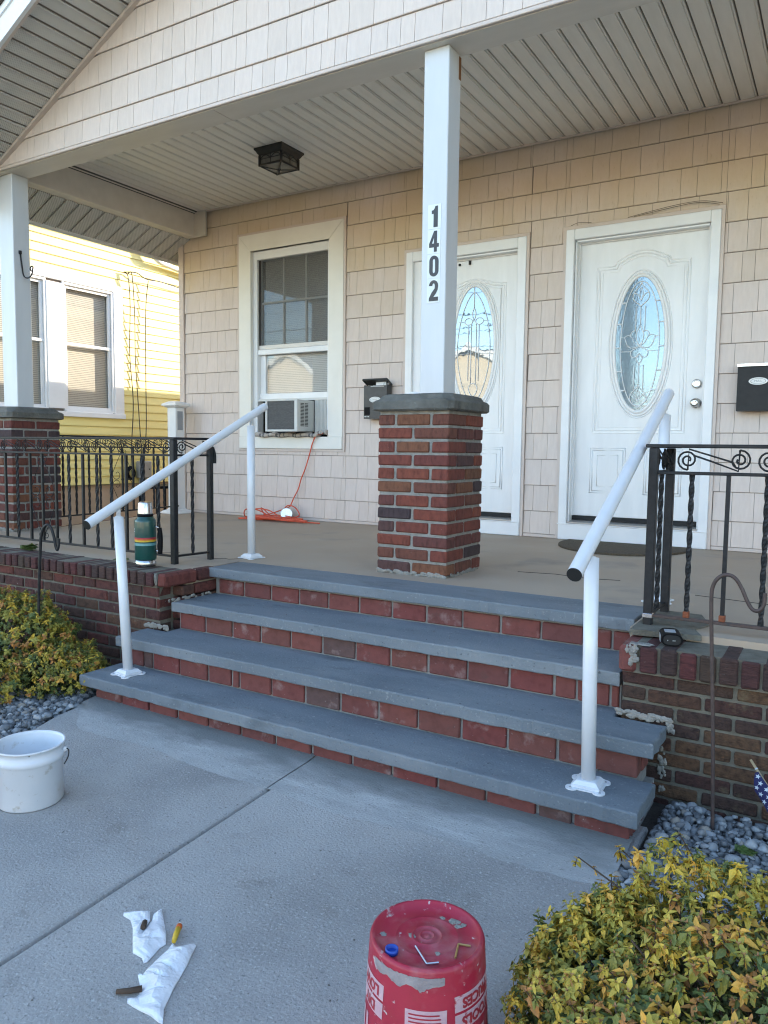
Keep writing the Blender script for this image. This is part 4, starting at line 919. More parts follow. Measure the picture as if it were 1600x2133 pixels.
env('envelope', 'flat white letter lying across the mouth of the open mailbox', (-.36, 3.222, 1.770), .13, .05, (math.radians(-75), 0, math.radians(2)))

# air conditioner
ac = thing('air_conditioner', 'white window air conditioner sitting on a folded striped towel', 'air conditioner', (-1.33, 3.2, 1.37))
x0, x1, y0, y1, z0, z1 = -1.505, -1.135, 3.10, 3.36, 1.382, 1.672
b = MB(); b.box(x0+.012, x1-.001, y0+.02, y1, z0+.004, z1-.004, .006); part('case', b, 'ac_white', ac)
f_ = MB(); w = .022
f_.box(x0, x0+w, y0, y0+.03, z0, z1, .004); f_.box(x1-.035, x1, y0, y0+.03, z0, z1, .004); f_.box(x0+w, x1-.035, y0, y0+.03, z1-.016, z1, .004); f_.box(x0+w, x1-.035, y0, y0+.03, z0, z0+.02, .004)
part('front_frame', f_, 'ac_white', ac)
cl = MB(); cl.box(x0+w, x1-.035, y0+.012, y0+.016, z0+.02, z1-.016); part('condenser_coil', cl, 'ac_coil', ac)
lv = MB()
for c_ in range(2):
    for k in range(17):
        ya = 3.15+c_*.062; zz = z0+.05+k*.0125; lv.box(x1-.0005, x1+.0005, ya, ya+.05, zz, zz+.0065)
part('louvre', lv, 'rubber', ac, kind='stuff')
sp = MB(); xx = x1+.012
while xx < -.94: sp.box(xx, xx+.008, 3.345, 3.36, 1.36, 1.695, .002); sp.box(xx+.0081, xx+.0148, 3.352, 3.36, 1.36, 1.695); xx += .015
part('side_panel', sp, 'ac_white', ac, kind='stuff')
part('top_panel', MB().box(-1.80, -.94, 3.34, 3.37, 1.676, 1.697), 'ac_white', ac)
tw = MB(); n = 40; pts = [(-1.79+.85*i/n, 3.30+.008*math.sin(i*.9), 1.357+.006*math.sin(i*.7)+(.02 if i > n-5 else 0)) for i in range(n+1)]
tw.tube(pts, [.021+.004*math.sin(i*1.3) for i in range(n+1)], 10); tw.tube([(x_+.003, y_-.05, z_-.003) for x_, y_, z_ in pts[2:-2]], .0165, 8)
tag(part('towel', tw, 'towel'), 'rolled brown and grey striped towel stuffed under the air conditioner', 'towel')

# extension cord: drops from the sill, then lies in loose loops
rng = random.Random(8)
cp = [(-.985, 3.30, 1.37), (-1.03, 3.25, 1.352), (-1.085, 3.262, 1.28), (-1.125, 3.272, 1.18), (-1.175, 3.275, 1.05), (-1.225, 3.277, .95), (-1.255, 3.275, .86), (-1.305, 3.268, .77), (-1.325, 3.26, .72), (-1.33, 3.235, .69), (-1.42, 3.22, .655), (-1.52, 3.20, .62), (-1.62, 3.12, Z4+.02), (-1.75, 3.02, Z4+.008)]
for k in range(9):
    c = (-1.36+rng.uniform(-.12, .12), 3.08+rng.uniform(-.05, .05)); a0 = rng.uniform(0, 6); rx, ry = rng.uniform(.14, .36), rng.uniform(.05, .11)
    for i in range(7):
        a = a0+i*PI/4.2; cp.append((c[0]+rx*math.cos(a), c[1]+ry*math.sin(a), Z4+.007+.004*k+rng.uniform(0, .012)+(.07 if (k in (2, 5, 7) and i in (2, 3)) else 0)))
cp += [(-1.18, 3.16, .61), (-1.22, 3.2, .68), (-1.33, 3.22, .705), (-1.38, 3.2, .64), (-1.28, 3.12, .585), (-1.1, 3.06, .578), (-.95, 3.08, .576), (-.88, 3.10, .574)]
def catmull(P, n=6, closed=False):
    out = []
    P = [Vector(p) for p in P]; k = len(P)
    for i in range(k if closed else k-1):
        p0, p1, p2, p3 = P[(i-1) % k] if (closed or i > 0) else P[0], P[i], P[(i+1) % k], P[(i+2) % k] if (closed or i < k-2) else P[-1]
        for j in range(n):
            t = j/n; out.append(.5*((2*p1)+(p2-p0)*t+(2*p0-5*p1+4*p2-p3)*t*t+(3*p1-p0-3*p2+p3)*t**3))
    if not closed: out.append(P[-1])
    return out
cpts = [Vector((p.x, min(p.y, 3.285), max(p.z, Z4+.006))) for p in catmull(cp, 5)]
tag(part('extension_cord', MB().tube(cpts, .0056, 7), 'cord'), 'orange extension cord hanging from the window and coiled in loops on the porch', 'cord')
cn = thing('metal_can', 'dented silver can lying among the coils of the orange cord', 'can', (-1.33, 3.2, Z4+.055))
cm_ = MB().lathe([(.052, -.06), (.055, -.057), (.055, -.05), (.053, -.045), (.053, .045), (.055, .05), (.055, .057), (.052, .06), (.050, .052)], 24)
cm_.xform(Matrix.Translation((-1.33, 3.195, Z4+.057)) @ Matrix.Rotation(math.radians(38), 4, 'Z') @ Matrix.Rotation(math.radians(80), 4, 'X')); part('body', cm_, 'steel', cn)
# loose wires above the right door
wr = MB(); wr.tube(catmull([(1.66, 3.285, 2.888), (1.80, 3.283, 2.905), (1.98, 3.283, 2.925), (2.15, 3.283, 2.927), (2.28, 3.285, 2.895)]), .0017, 5); wr.tube(catmull([(1.70, 3.288, 2.888), (1.95, 3.286, 2.912), (2.12, 3.286, 2.921), (2.26, 3.287, 2.89)]), .0017, 5)
wr.tube(catmull([(1.25, 3.288, 2.888), (1.31, 3.286, 2.902), (1.40, 3.287, 2.889)]), .0016, 5)
tag(part('loose_wire', wr, 'twig'), 'thin brown wires looped along the top of the right door frame', 'wire')
# half-round door mat
mt = MB(); n = 28; v = [(1.757+.44*math.cos(PI+PI*i/n), 3.10+.50*math.sin(PI+PI*i/n)) for i in range(n+1)] + [(2.19, 3.235), (1.325, 3.235)]
mt.prism(v, 2, Z4+.001, Z4+.013); tag(part('door_mat', mt, 'mat'), 'dark brown half-round door mat in front of the right door', 'door mat')
# ------------------------------------------------------------------ yellow house next door
NX = -4.8
nb = thing('yellow_house', 'yellow clapboard house next door with white window trim and a tan base', 'house', (NX-3, 5, 0))
wins = [(2.33, 4.27, 1.57, 3.21)]
part('wall', (lambda m_: [m_.box(NX-6, NX-.2, .8, 11, .755, 4.6)]+[m_.box(NX-.199, NX-.016, a, b, c, d) for a, b, c, d in ((.8, 2.45, .755, 3.74), (4.10, 11, .755, 3.74), (2.451, 4.099, .755, 1.64), (2.451, 4.099, 3.12, 3.74), (3.17, 3.44, 1.641, 3.119))] and m_)(MB()), 'sheath', nb)
part('foundation', MB().box(NX-6, NX-.035, .82, 10.98, -.1, .752), 'tan', nb)
z = .762; k = 0
while z < 3.72:
    segs = [(.8, 11)]
    if z+.104 > 1.632 and z < 3.133: segs = [(.8, 2.318), (4.282, 11)]
    for a, b in segs:
        mb = MB(); v = [(NX-.002, a, z), (NX-.014, a, z+.104), (NX-.018, a, z+.104), (NX-.018, a, z), (NX-.002, b, z), (NX-.014, b, z+.104), (NX-.018, b, z+.104), (NX-.018, b, z), (NX-.0035, a, z-.003), (NX-.0035, b, z-.003)]
        mb.add(v, [(8, 0, 1, 2, 3), (9, 7, 6, 5, 4), (0, 4, 5, 1), (1, 5, 6, 2), (8, 9, 4, 0), (3, 7, 9, 8)])
        part('clapboard', mb, 'yellow', nb)
    z += .1017; k += 1
def nwin(ya, yb, label):
    w = part('window', MB().add([(NX-.055, ya, 1.66), (NX-.055, yb, 1.66), (NX-.055, yb, 3.10), (NX-.055, ya, 3.10)], [(0, 1, 2, 3)]), 'neigh_pane', nb, label=label, fix=False)
    f_ = MB(); zm = 2.42
    for (a, b, c, d) in ((ya-.03, ya, 1.64, 3.13), (yb, yb+.03, 1.64, 3.13)): f_.box(NX-.05, NX+.004, a, b, c, d, .003)
    f_.box(NX-.05, NX+.003, ya, yb, 3.10, 3.13); f_.box(NX-.05, NX+.003, ya, yb, 1.635, 1.665)
    part('frame', f_, 'white', w)
    s_ = MB(); s_.box(NX-.04, NX-.012, ya, yb, zm-.012, zm+.022, .003); s_.box(NX-.045, NX-.02, ya, ya+.035, 1.666, 3.099); s_.box(NX-.045, NX-.02, yb-.035, yb, 1.666, 3.099); s_.box(NX-.045, NX-.02, ya+.035, yb-.035, 1.666, 1.70); s_.box(NX-.045, NX-.02, ya+.035, yb-.035, 3.065, 3.099)
    part('sash', s_, 'white', w)
    b_ = MB(); z = 1.67
    while z < 3.09: b_.box(NX-.085, NX-.082, ya, yb, z, z+.018); z += .0215
    part('blind', b_, 'blind_lit', w, kind='stuff')
    part('room_behind', MB().box(NX-.14, NX-.13, ya-.02, yb+.02, 1.6, 3.15), 'dark', w)
nwin(2.45, 3.17, 'window half hidden behind the left porch post'); nwin(3.44, 4.10, 'window with pale blinds seen between post and corner')
tr = [(2.325, 2.42, 1.60, 3.13), (3.20, 3.41, 1.665, 3.10), (4.13, 4.27, 1.60, 3.13)]
for a, b, c, d in tr: part('window_trim', MB().box(NX-.03, NX+.012, a, b, c, d, .003), 'white', nb)
part('window_trim', MB().box(NX-.03, NX+.014, 2.325, 4.27, 3.131, 3.21, .003), 'white', nb); part('window_trim', MB().box(NX-.03, NX+.020, 2.30, 4.285, 1.575, 1.634, .003), 'white', nb)
part('eave', MB().prism([(NX-6, 5.9), (NX-.02, 3.745), (NX+.10, 3.745), (NX+.10, 3.80), (NX+.02, 3.90), (NX-6, 6.1)], 1, .5, 11.3), 'white', nb)
part('roof', MB().prism([(NX-6, 6.11), (NX+.03, 3.90), (NX+.13, 3.83), (NX+.13, 3.86), (NX-6, 6.16)], 1, .5, 11.3), 'roof_red', nb)
dn = MB(); dn.tube(catmull([(NX+.09, 4.72, 3.76), (NX+.09, 4.73, 3.68), (NX+.09, 4.80, 3.63), (NX+.07, 5.0, 3.61), (NX+.05, 5.4, 3.56), (NX+.05, 5.6, 3.4), (NX+.05, 5.6, 0.1)], 5), .034, 10)
part('downspout', dn, 'white', nb)
def cable(label, pts, r=.006, m='iron'):
    return tag(part('cable', MB().tube(catmull(pts, 6), r, 6), m), label, 'cable')
cable('thin cable dropping down the yellow wall nearest the window, leftmost of three', [(NX+.03, 4.30, 3.40), (NX+.05, 4.33, 3.33), (NX+.04, 4.36, 3.0), (NX+.03, 4.35, 2.4), (NX+.045, 4.38, 1.8), (NX+.03, 4.36, 1.3), (NX+.03, 4.34, .95)])
cable('middle one of the three cables on the yellow wall, slightly bowed', [(NX+.03, 4.34, 3.39), (NX+.06, 4.38, 3.38), (NX+.05, 4.42, 2.9), (NX+.03, 4.44, 2.3), (NX+.04, 4.47, 1.7), (NX+.035, 4.50, 1.3), (NX+.03, 4.52, 1.05)])
cable('cable running down the yellow wall to the grey box, rightmost of three', [(NX+.05, 4.65, 3.36), (NX+.03, 4.62, 3.0), (NX+.035, 4.60, 2.2), (NX+.03, 4.60, 1.5), (NX+.03, 4.56, 1.06)])
cable('slack cables strung across the top of the yellow wall', [(NX+.03, 4.28, 3.40), (NX+.06, 4.45, 3.42), (NX+.07, 4.60, 3.37), (NX+.07, 4.85, 3.38), (NX+.06, 5.3, 3.36), (NX+.06, 5.8, 3.38)], .007)
bx = thing('utility_box', 'grey utility box on the yellow wall behind the railing', 'utility box', (NX+.04, 4.54, .8))
part('cover', MB().box(NX, NX+.085, 4.44, 4.64, .82, 1.04, .012), 'grey_box', bx); part('neck', MB().box(NX, NX+.06, 4.48, 4.58, .74, .819, .01), 'grey_box', bx); part('screw', MB().box(NX+.0851, NX+.09, 4.585, 4.60, .93, .945), 'black', bx)
cl_ = MB()
for k in range(5): cl_.tube([(NX+.03+.008*k, 4.33+(.075-.006*k)*math.cos(a), .89+(.085-.006*k)*math.sin(a)) for a in [2*PI*i/18 for i in range(18)]], .008, 5, True)
tag(part('coiled_cable', cl_, 'black'), 'small black coil of cable hanging on the yellow wall', 'cable coil')

# vinyl newel post at the corner of the house
nw = thing('newel_post', 'white newel post with a moulded cap at the left corner of the facade', 'newel post', (-2.66, 3.10, Z4))
cx, cy, s = -2.67, 3.12, .058
part('shaft', MB().box(cx-s, cx+s, cy-s, cy+s, Z4+.004, 1.62, .004), 'pvc', nw)
mb = MB(); v = []
rings = [(.062, 1.620), (.072, 1.626), (.098, 1.640), (.098, 1.656), (.085, 1.664), (.05, 1.682), (.0, 1.690)]
for q, z in rings: v += [(cx-q, cy-q, z), (cx+q, cy-q, z), (cx+q, cy+q, z), (cx-q, cy+q, z)]
mb.add(v, [(k*4+i, k*4+(i+1) % 4, k*4+4+(i+1) % 4, k*4+4+i) for k in range(6) for i in range(4)]); part('cap', mb, 'pvc', nw)
mb = MB(); v = []
for q, z in ((.115, Z4+.002), (.115, Z4+.014), (.095, Z4+.03), (.068, Z4+.04), (.0585, Z4+.055)): v += [(cx-q, cy-q, z), (cx+q, cy-q, z), (cx+q, cy+q, z), (cx-q, cy+q, z)]
mb.add(v, [(k*4+i, k*4+(i+1) % 4, k*4+4+(i+1) % 4, k*4+4+i) for k in range(4) for i in range(4)] + [(3, 2, 1, 0)]); part('base_skirt', mb, 'pvc', nw)
part('grey_inset', MB().box(cx+s+.0002, cx+s+.002, cy-.035, cy+.035, 1.40, 1.585), 'lattice', nw)
ch = thing('folding_stool', 'black plastic folding stool standing behind the iron railing', 'stool', (-3.05, 3.3, .3))
m_ = MB(); m_.box(-3.25, -2.93, 3.1, 3.5, .80, .83, .008); part('seat', m_, 'black', ch)
for a, b in ((-3.22, 3.13), (-2.96, 3.13), (-3.22, 3.47), (-2.96, 3.47)): part('leg', MB().tube([(a, b, -.05), (a*.98-.06, b*.985+.05, .80)], .017, 5), 'black', ch)

# ------------------------------------------------------------------ wrought iron railings
def spiral(cx, cz, r0, r1, a0, turns, n=26):
    return [(cx+(r0+(r1-r0)*i/n)*math.cos(a0+turns*2*PI*i/n), cz+(r0+(r1-r0)*i/n)*math.sin(a0+turns*2*PI*i/n)) for i in range(n+1)]
def scroll_mb(L_, H):
    """one S scroll in a band of height H, length L_, in the x-z plane"""
    R_ = H*.44; mb = MB()
    a = spiral(R_+.004, H*.5, R_*.20, R_, -.6, 1.85); b = spiral(L_-R_-.004, H*.5, R_*.20, R_, PI-.6, 1.85)
    mb.tube([(x, 0, z) for x, z in a], .0036, 4); mb.tube([(x, 0, z) for x, z in b], .0036, 4)
    mb.tube([(a[-1][0], 0, a[-1][1]), (R_*1.2, 0, H-.003), (L_-R_*1.7, 0, H*.42), (L_-R_*1.5, 0, H*.25)], .0034, 4)
    mb.tube([(R_*1.75, 0, H*.68), (L_*.5, 0, H*.42), (L_-R_*1.2, 0, .004), (b[-1][0], 0, b[-1][1])], .0034, 4)
    return mb
def heart_mb(w, h):
    mb = MB()
    for s in (1, -1):
        for t in (1, -1):
            def Q(P_): return [(s*x, 0, t*z) for x, z in P_]
            pts = [(.006, h*.47), (w*.22, h*.32), (w*.42, h*.14)] + spiral(w*.25, h*.085, w*.205, w*.06, .35, -.95, 16)[:]
            mb.tube(Q(pts), .003, 4)
            mb.tube(Q(spiral(w*.11, h*.455, w*.09, w*.03, PI, -1.1, 12)), .003, 4)
    mb.box(-.012, .012, -.006, .006, -.008, .008)
    return mb
def baluster_mb(h, twisted, r=.0085):
    mb = MB()
    if twisted:
        n = 34; zs_ = [h*i/n for i in range(n+1)]; tw_ = .42
        mb.tube([(0, 0, z) for z in zs_], r*1.25, 4, twist=tw_, smooth=False)
    else: mb.tube([(0, 0, 0), (0, 0, h)], r*1.2, 4, smooth=False, rot0=PI/4)
    return mb
BALC = {}
def bal(parent, x, y, z0, z1, tw_, m='iron'):
    k = (round(z1-z0, 2), tw_, m)
    if k not in BALC:
        me = baluster_mb(z1-z0, tw_).mesh('baluster'); me.materials.append(M[m]); BALC[k] = me
    return link('baluster', BALC[k], parent, (x, y, z0))
# front left section
ZT, Z2R, ZBR = 1.283, 1.188, .612
RY = .735
rl = thing('iron_railing', 'black wrought iron railing along the porch front left of the steps', 'railing', (-1.5, RY, Z4), 'black wrought iron porch railings')
x0, x1 = -2.88, -.182
part('top_rail', MB().box(x0, x1+.02, RY-.017, RY+.017, ZT-.007, ZT+.007, .003), 'iron', rl)
part('middle_rail', MB().box(x0, x1-.0175, RY-.012, RY+.012, Z2R-.006, Z2R+.006, .002), 'iron', rl)
part('bottom_rail', MB().box(x0, x1-.0175, RY-.011, RY+.011, ZBR-.006, ZBR+.006, .002), 'iron', rl)
xb = [-2.85+.1345*i for i in range(8)] + [-1.775, -1.646, -1.505, -1.378, -1.239, -1.11, -.974, -.843, -.711, -.578, -.443, -.309]
for i, x in enumerate(xb): bal(rl, x, RY, ZBR+.006, Z2R-.006, x not in (-1.775, -1.505, -1.378, -1.239, -.974, -.578))
part('corner_post', MB().box(x1-.017, x1+.017, RY-.017, RY+.017, Z4-.005, ZT-.0075, .003), 'iron', rl)
part('corner_post', MB().box(-.1635, -.1325, .972, 1.003, Z4-.003, 1.262, .003), 'iron', rl)
sc0 = scroll_mb(.228, ZT-Z2R-.014).mesh('scroll'); sc0.materials.append(M['iron'])
x = -.20-.228
while x > -2.8: link('scroll', sc0, rl, (x, RY, Z2R+.007)); x -= .233
part('heart_ornament', heart_mb(.262, .54), 'iron', rl, (-1.378, RY, .90))
# short return towards the house
v_ = Vector((-.148+.182, .987-RY, 0)); ang = math.atan2(v_.y, v_.x); Lr = v_.length
def along(d, z): return (-.182+v_.x/Lr*d, RY+v_.y/Lr*d, z)
for nme, zz, w_, hh in (('top_rail', ZT, .017, .007), ('middle_rail', Z2R, .012, .006), ('bottom_rail', ZBR, .011, .006)):
    part(nme, MB().box(.0185, Lr-(.0165 if nme != 'top_rail' else -.015), -w_, w_, -hh, hh, .002), 'iron', rl, along(0, zz), (0, 0, ang))
bal(rl, *along(Lr/2, 0)[:2], ZBR+.006, Z2R-.006, True)
link('scroll', sc0, rl, along(.017, Z2R+.007), (0, 0, ang))
lam = MB(); lam.tube(catmull([along(Lr+.0, 1.23), along(Lr+.03, 1.27), along(Lr+.075, 1.315), along(Lr+.09, 1.325)]), [.012]*18+[.016], 6); lam.tube(catmull([along(Lr+.02, 1.235), along(Lr+.035, 1.19), along(Lr+.035, 1.14)]), .011, 6)
part('rail_end', lam, 'iron', rl)
# side section at the back left
rb = thing('iron_railing', 'black iron railing at the far left side of the porch, between pillar and newel post', 'railing', (-2.5, 2.3, Z4), 'black wrought iron porch railings')
p0, p1 = Vector((-2.445, 1.61, 0)), Vector((-2.575, 3.05, 0)); d_ = (p1-p0); Lb = d_.length; ab = math.atan2(d_.y, d_.x)
ZT2, Z22, ZB2 = 1.315, 1.225, .65
for nme, zz, w_, hh in (('top_rail', ZT2, .016, .007), ('middle_rail', Z22, .011, .006), ('bottom_rail', ZB2, .011, .006)):
    part(nme, MB().box(0, Lb, -w_, w_, -hh, hh, .002), 'iron', rb, (p0.x, p0.y, zz), (0, 0, ab))
for yv in (1.665, 1.799, 1.937, 2.061, 2.19, 2.319, 2.45, 2.584, 2.715, 2.849, 2.97):
    q = (yv-p0.y)/d_.y; bal(rb, p0.x+d_.x*q, yv, ZB2+.006, Z22-.006, yv not in (2.19, 2.319, 2.45))
x = .01
while x < Lb-.2: link('scroll', sc0, rb, (p0.x+d_.x*x/Lb, p0.y+d_.y*x/Lb, Z22+.007), (0, 0, ab)); x += .233
q = (2.319-p0.y)/d_.y; part('heart_ornament', heart_mb(.262, .54), 'iron', rb, (p0.x+d_.x*q, 2.319, .935), (0, 0, ab))
# right section
rr = thing('iron_railing', 'black iron railing with rust at the baluster feet, right of the steps', 'railing', (2.9, .68, Z4), 'black wrought iron porch railings')
RYR = .69; xr = 2.449; ZT3, Z23, ZB3 = 1.262, 1.160, .607
part('corner_post', MB().box(xr-.0165, xr+.0165, RYR-.0165, RYR+.0165, .543, ZT3-.0085, .003), 'iron', rr)
part('corner_post', MB().box(2.44, 2.473, .955, .988, Z4-.003, ZT3-.0085, .003), 'iron', rr)
part('top_rail', MB().box(xr-.03, 4.2, RYR-.018, RYR+.018, ZT3-.008, ZT3+.006, .003), 'iron', rr)
part('top_rail', MB().box(xr-.03, 2.495, RYR+.0185, .995, ZT3-.008, ZT3+.0055, .003), 'iron', rr)
part('middle_rail', MB().box(xr+.017, 4.2, RYR-.012, RYR+.012, Z23-.006, Z23+.006, .002), 'iron', rr)
part('bottom_rail', MB().box(xr+.017, 4.2, RYR-.011, RYR+.011, ZB3-.006, ZB3+.006, .002), 'iron_rust', rr)
part('middle_rail', MB().box(xr-.011, xr+.011, RYR+.017, .9545, Z23-.006, Z23+.006, .002), 'iron', rr); part('bottom_rail', MB().box(xr-.011, xr+.011, RYR+.017, .9545, ZB3-.006, ZB3+.006, .002), 'iron', rr)
part('bracket', MB().box(xr-.019, xr+.019, RYR-.019, RYR+.010, ZB3-.010, ZB3+.008, .002), 'steel', rr)
for i, x in enumerate((2.588, 2.714, 2.843, 2.97, 3.10, 3.23, 3.36, 3.5)): bal(rr, x, RYR, ZB3+.006, Z23-.006, i % 2 == 0, 'iron')
bal(rr, xr+.004, .82, ZB3+.006, Z23-.006, True)
sc1 = scroll_mb(.262, ZT3-Z23-.016).mesh('scroll'); sc1.materials.append(M['iron']); x = 2.528
while x < 3.6: link('scroll', sc1, rr, (x, RYR, Z23+.007)); x += .275
for dx in (0, .022): part('scroll', scroll_mb(.25, ZT3-Z23-.016), 'iron', rr, (xr+.003+dx, RYR+.018, Z23+.007), (0, 0, PI/2))
for x in (2.588, 2.714): part('rust_foot', MB().box(x-.011, x+.011, RYR-.0125, RYR+.0125, ZB3+.0065, ZB3+.03, .002), mat('rust', [(.16, .045, .02), (.26, .08, .035)], 90, 4, rough=.9, bump=.6), rr)

# ------------------------------------------------------------------ white handrails on the steps
def flange(parent, x, y, z, rot):
    mb = MB()
    for k in range(4):
        a = PI/4+k*PI/2; cx, cy = .062*math.cos(a), .062*math.sin(a)
        mb.prism([(cx+.021*math.cos(2*PI*i/18), cy+.021*math.sin(2*PI*i/18)) for i in range(18)], 2, .0005, .005)
    mb.prism([(.058*math.cos(PI/4+k*PI/2+e), .058*math.sin(PI/4+k*PI/2+e)) for k in range(4) for e in (-.36, .36)], 2, .0008, .0048)
    for k in range(4):
        a = PI/4+k*PI/2; mb.prism([(.067*math.cos(a)+.0055*math.cos(2*PI*i/10), .067*math.sin(a)+.0055*math.sin(2*PI*i/10)) for i in range(10)], 2, .0049, .0055, 1)
    part('base_plate', mb, ['rail_white', 'label'], parent, (x, y, z), (0, 0, rot))
    mb = MB(); v = []
    for q, zz in ((.046, .0055), (.046, .014), (.0425, .0155), (.033, .026), (.031, .027)): v += [(-q, -q, zz), (q, -q, zz), (q, q, zz), (-q, q, zz)]
    mb.add(v, [(k*4+i, k*4+(i+1) % 4, k*4+4+(i+1) % 4, k*4+4+i) for k in range(4) for i in range(4)] + [(16, 17, 18, 19)])
    part('flange_cover', mb, 'rail_white', parent, (x, y, z), (0, 0, rot+PI/4 if False else rot))
def handrail(label, lo, hi, posts):
    t = thing('handrail', label, 'handrail', posts[0][0], 'white tubular handrails on the steps')
    lo, hi = Vector(lo), Vector(hi); d = (hi-lo).normalized(); r = .0238; n = 24
    part('rail', MB().tube([lo+d*.004, lo+(hi-lo)*.5, hi-d*.003], r, n, caps=False), 'rail_white', t)
    part('end_cap', MB().tube([lo, lo+d*.006], r*.985, n), 'rubber', t); part('end_cap', MB().tube([hi-d*.005, hi, hi+d*.003], [r*.99, r*.97, r*.8], n), 'rail_white', t)
    for (bx_, by_, bz_), (tx, ty) in posts:
        q = (ty-lo.y)/(hi.y-lo.y); rp = lo+(hi-lo)*q; zt = rp.z-.062
        P0, P1 = Vector((bx_, by_, bz_+.02)), Vector((tx, ty, zt))
        part('post', MB().tube([P0, (P0+P1)/2, P1], r, n), 'rail_white', t)
        br = MB(); br.tube([P1+Vector((0, 0, -.002)), P1+Vector((0, 0, .005))], [.020, .012], 16); br.box(tx-.0022, tx+.0022, ty-.011, ty+.011, zt+.002, rp.z-.018); br.box(tx+.0024, tx+.005, ty-.009, ty+.009, zt+.02, rp.z-.012)
        br.tube([(tx-.008, ty, zt+.026), (tx+.010, ty, zt+.026)], .0055, 8)
        part('bracket', br, 'rail_white', t)
        flange(t, bx_, by_, bz_, .06 if bx_ > 1 else -.12)
    return t
handrail('white tubular handrail on the left side of the steps', (.072, -.048, .868), (.018, 1.292, 1.487), [((.125, .135, Z1), (.066, .142)), ((.018, 1.165, Z4+.002), (.018, 1.162))])
handrail('white tubular handrail on the right side of the steps', (2.389, -.082, .862), (2.381, 1.262, 1.500), [((2.398, .118, Z1), (2.386, .112)), ((2.384, 1.19, Z4+.002), (2.384, 1.184))])

# ------------------------------------------------------------------ small things
tf = thing('thermos_flask', 'green vacuum flask with steel cup and rainbow stripes standing on the wall', 'flask', (-.24, .578, .573))
cx, cy, zb = -.242, .578, .573
K = .94
def lat(name, prof, m, n=40, **k): return part(name, MB().lathe([(r, zb+z*K) for r, z in prof], n, (cx, cy), **k), m, tf)
lat('base_ring', [(.054, 0), (.0565, .003), (.0565, .038)], 'steel')
bd_ = lat('body', [(.0575, .0385), (.0585, .042), (.0585, .262), (.0575, .270), (.050, .282), (.046, .285), (.046, .293)], 'green')
lat('collar', [(.0435, .2935), (.0435, .306)], 'black'); lat('cup', [(.0415, .3065), (.0415, .312), (.0375, .372), (.035, .378), (.010, .3785)], 'steel')
for z0, z1, m in ((.146, .156, 'yellow_p'), (.1565, .1635, 'orange'), (.164, .172, 'print_red'), (.124, .139, 'aqua')):
    part('stripe', MB().lathe([(.0587, zb+z0*K), (.0587, zb+z1*K)], 40, (cx, cy), capb=False, capt=False), m, bd_)
pr = MB()
for k, (z0, z1) in enumerate(((.218, .224), (.204, .209))):
    a0 = math.radians(-150 if k == 0 else -147); a1 = math.radians(-112); n = 8
    v = []
    for i in range(n+1):
        a = a0+(a1-a0)*i/n; v += [(cx+.0588*math.cos(a), cy+.0588*math.sin(a), zb+z0*K), (cx+.0588*math.cos(a), cy+.0588*math.sin(a), zb+z1*K)]
    for i in range(n):
        if i != 4: pr.add([v[2*i], v[2*i+2], v[2*i+3], v[2*i+1]], [(0, 1, 2, 3)])
part('print', pr, 'plate', bd_)
hx = math.radians(18); hd_ = MB()
def hp(r, z): return (cx+r*math.cos(hx), cy+r*math.sin(hx), zb+z*K)
hd_.tube(catmull([hp(.088, .075), hp(.092, .12), hp(.092, .18), hp(.086, .228)]), .0125, 8); part('handle', hd_, 'black', tf)
part('handle_bracket', MB().tube([hp(.058, .24), hp(.082, .225)], .005, 6).tube([hp(.058, .095), hp(.086, .085)], .006, 6), 'steel', tf)

bt = thing('battery_pack', 'black tool battery lying on the right wall beside the railing post', 'battery', (2.565, .53, .547), rot=(0, 0, math.radians(16)), local=True)
mb = MB(); n = 8
prof = lambda w, h: [(w/2-h/2+h/2*math.cos(a), h/2+h/2*math.sin(a)) for a in [(-PI/2+PI*i/n) for i in range(n+1)]] + [(-w/2+h/2+h/2*math.cos(a), h/2+h/2*math.sin(a)) for a in [(PI/2+PI*i/n) for i in range(n+1)]]
mb.prism(prof(.074, .042), 1, -.05, .055); part('body', mb, 'black', bt)
mb = MB(); mb.prism([(x*.8, .0045+z*.8) for x, z in prof(.074, .042)], 1, -.0525, -.0502); part('end_panel', mb, 'rubber', bt)
part('label', MB().box(-.022, .016, -.02, .03, .0421, .0426), 'label', bt)
lg = MB()
for x in (-.016, .002, .008): lg.box(x, x+.003, -.0532, -.0526, .018, .022)
part('charge_light', lg, 'label', bt)
gr = MB()
for k in range(6): gr.box(-.0382, -.0368, -.035+.009*k, -.031+.009*k, .008, .034)
part('grip', gr, 'label', bt)

def shepherd(label, pts, r, m):
    return tag(part('shepherd_hook', MB().tube(catmull(pts, 8), r, 8), m), label, 'plant hook')
shepherd('black shepherd hook standing in the shrub left of the steps', [(-.462, .05, -.05), (-.45, .05, .30), (-.435, .05, .55), (-.418, .05, .72), (-.41, .05, .775), (-.392, .052, .815), (-.366, .055, .835), (-.343, .06, .82), (-.325, .062, .78), (-.314, .064, .73), (-.302, .064, .712), (-.294, .066, .735), (-.292, .068, .77)], .0075, 'iron')
shepherd('rusty brown shepherd hook standing in the pebbles before the right wall', [(2.765, .30, -.05), (2.752, .30, .3), (2.735, .30, .6), (2.727, .30, .76), (2.731, .30, .81), (2.748, .30, .838), (2.772, .30, .848), (2.795, .30, .838), (2.815, .30, .808), (2.832, .30, .77), (2.848, .30, .745), (2.866, .30, .742), (2.88, .30, .762), (2.882, .30, .80)], .0062, 'iron_rust')

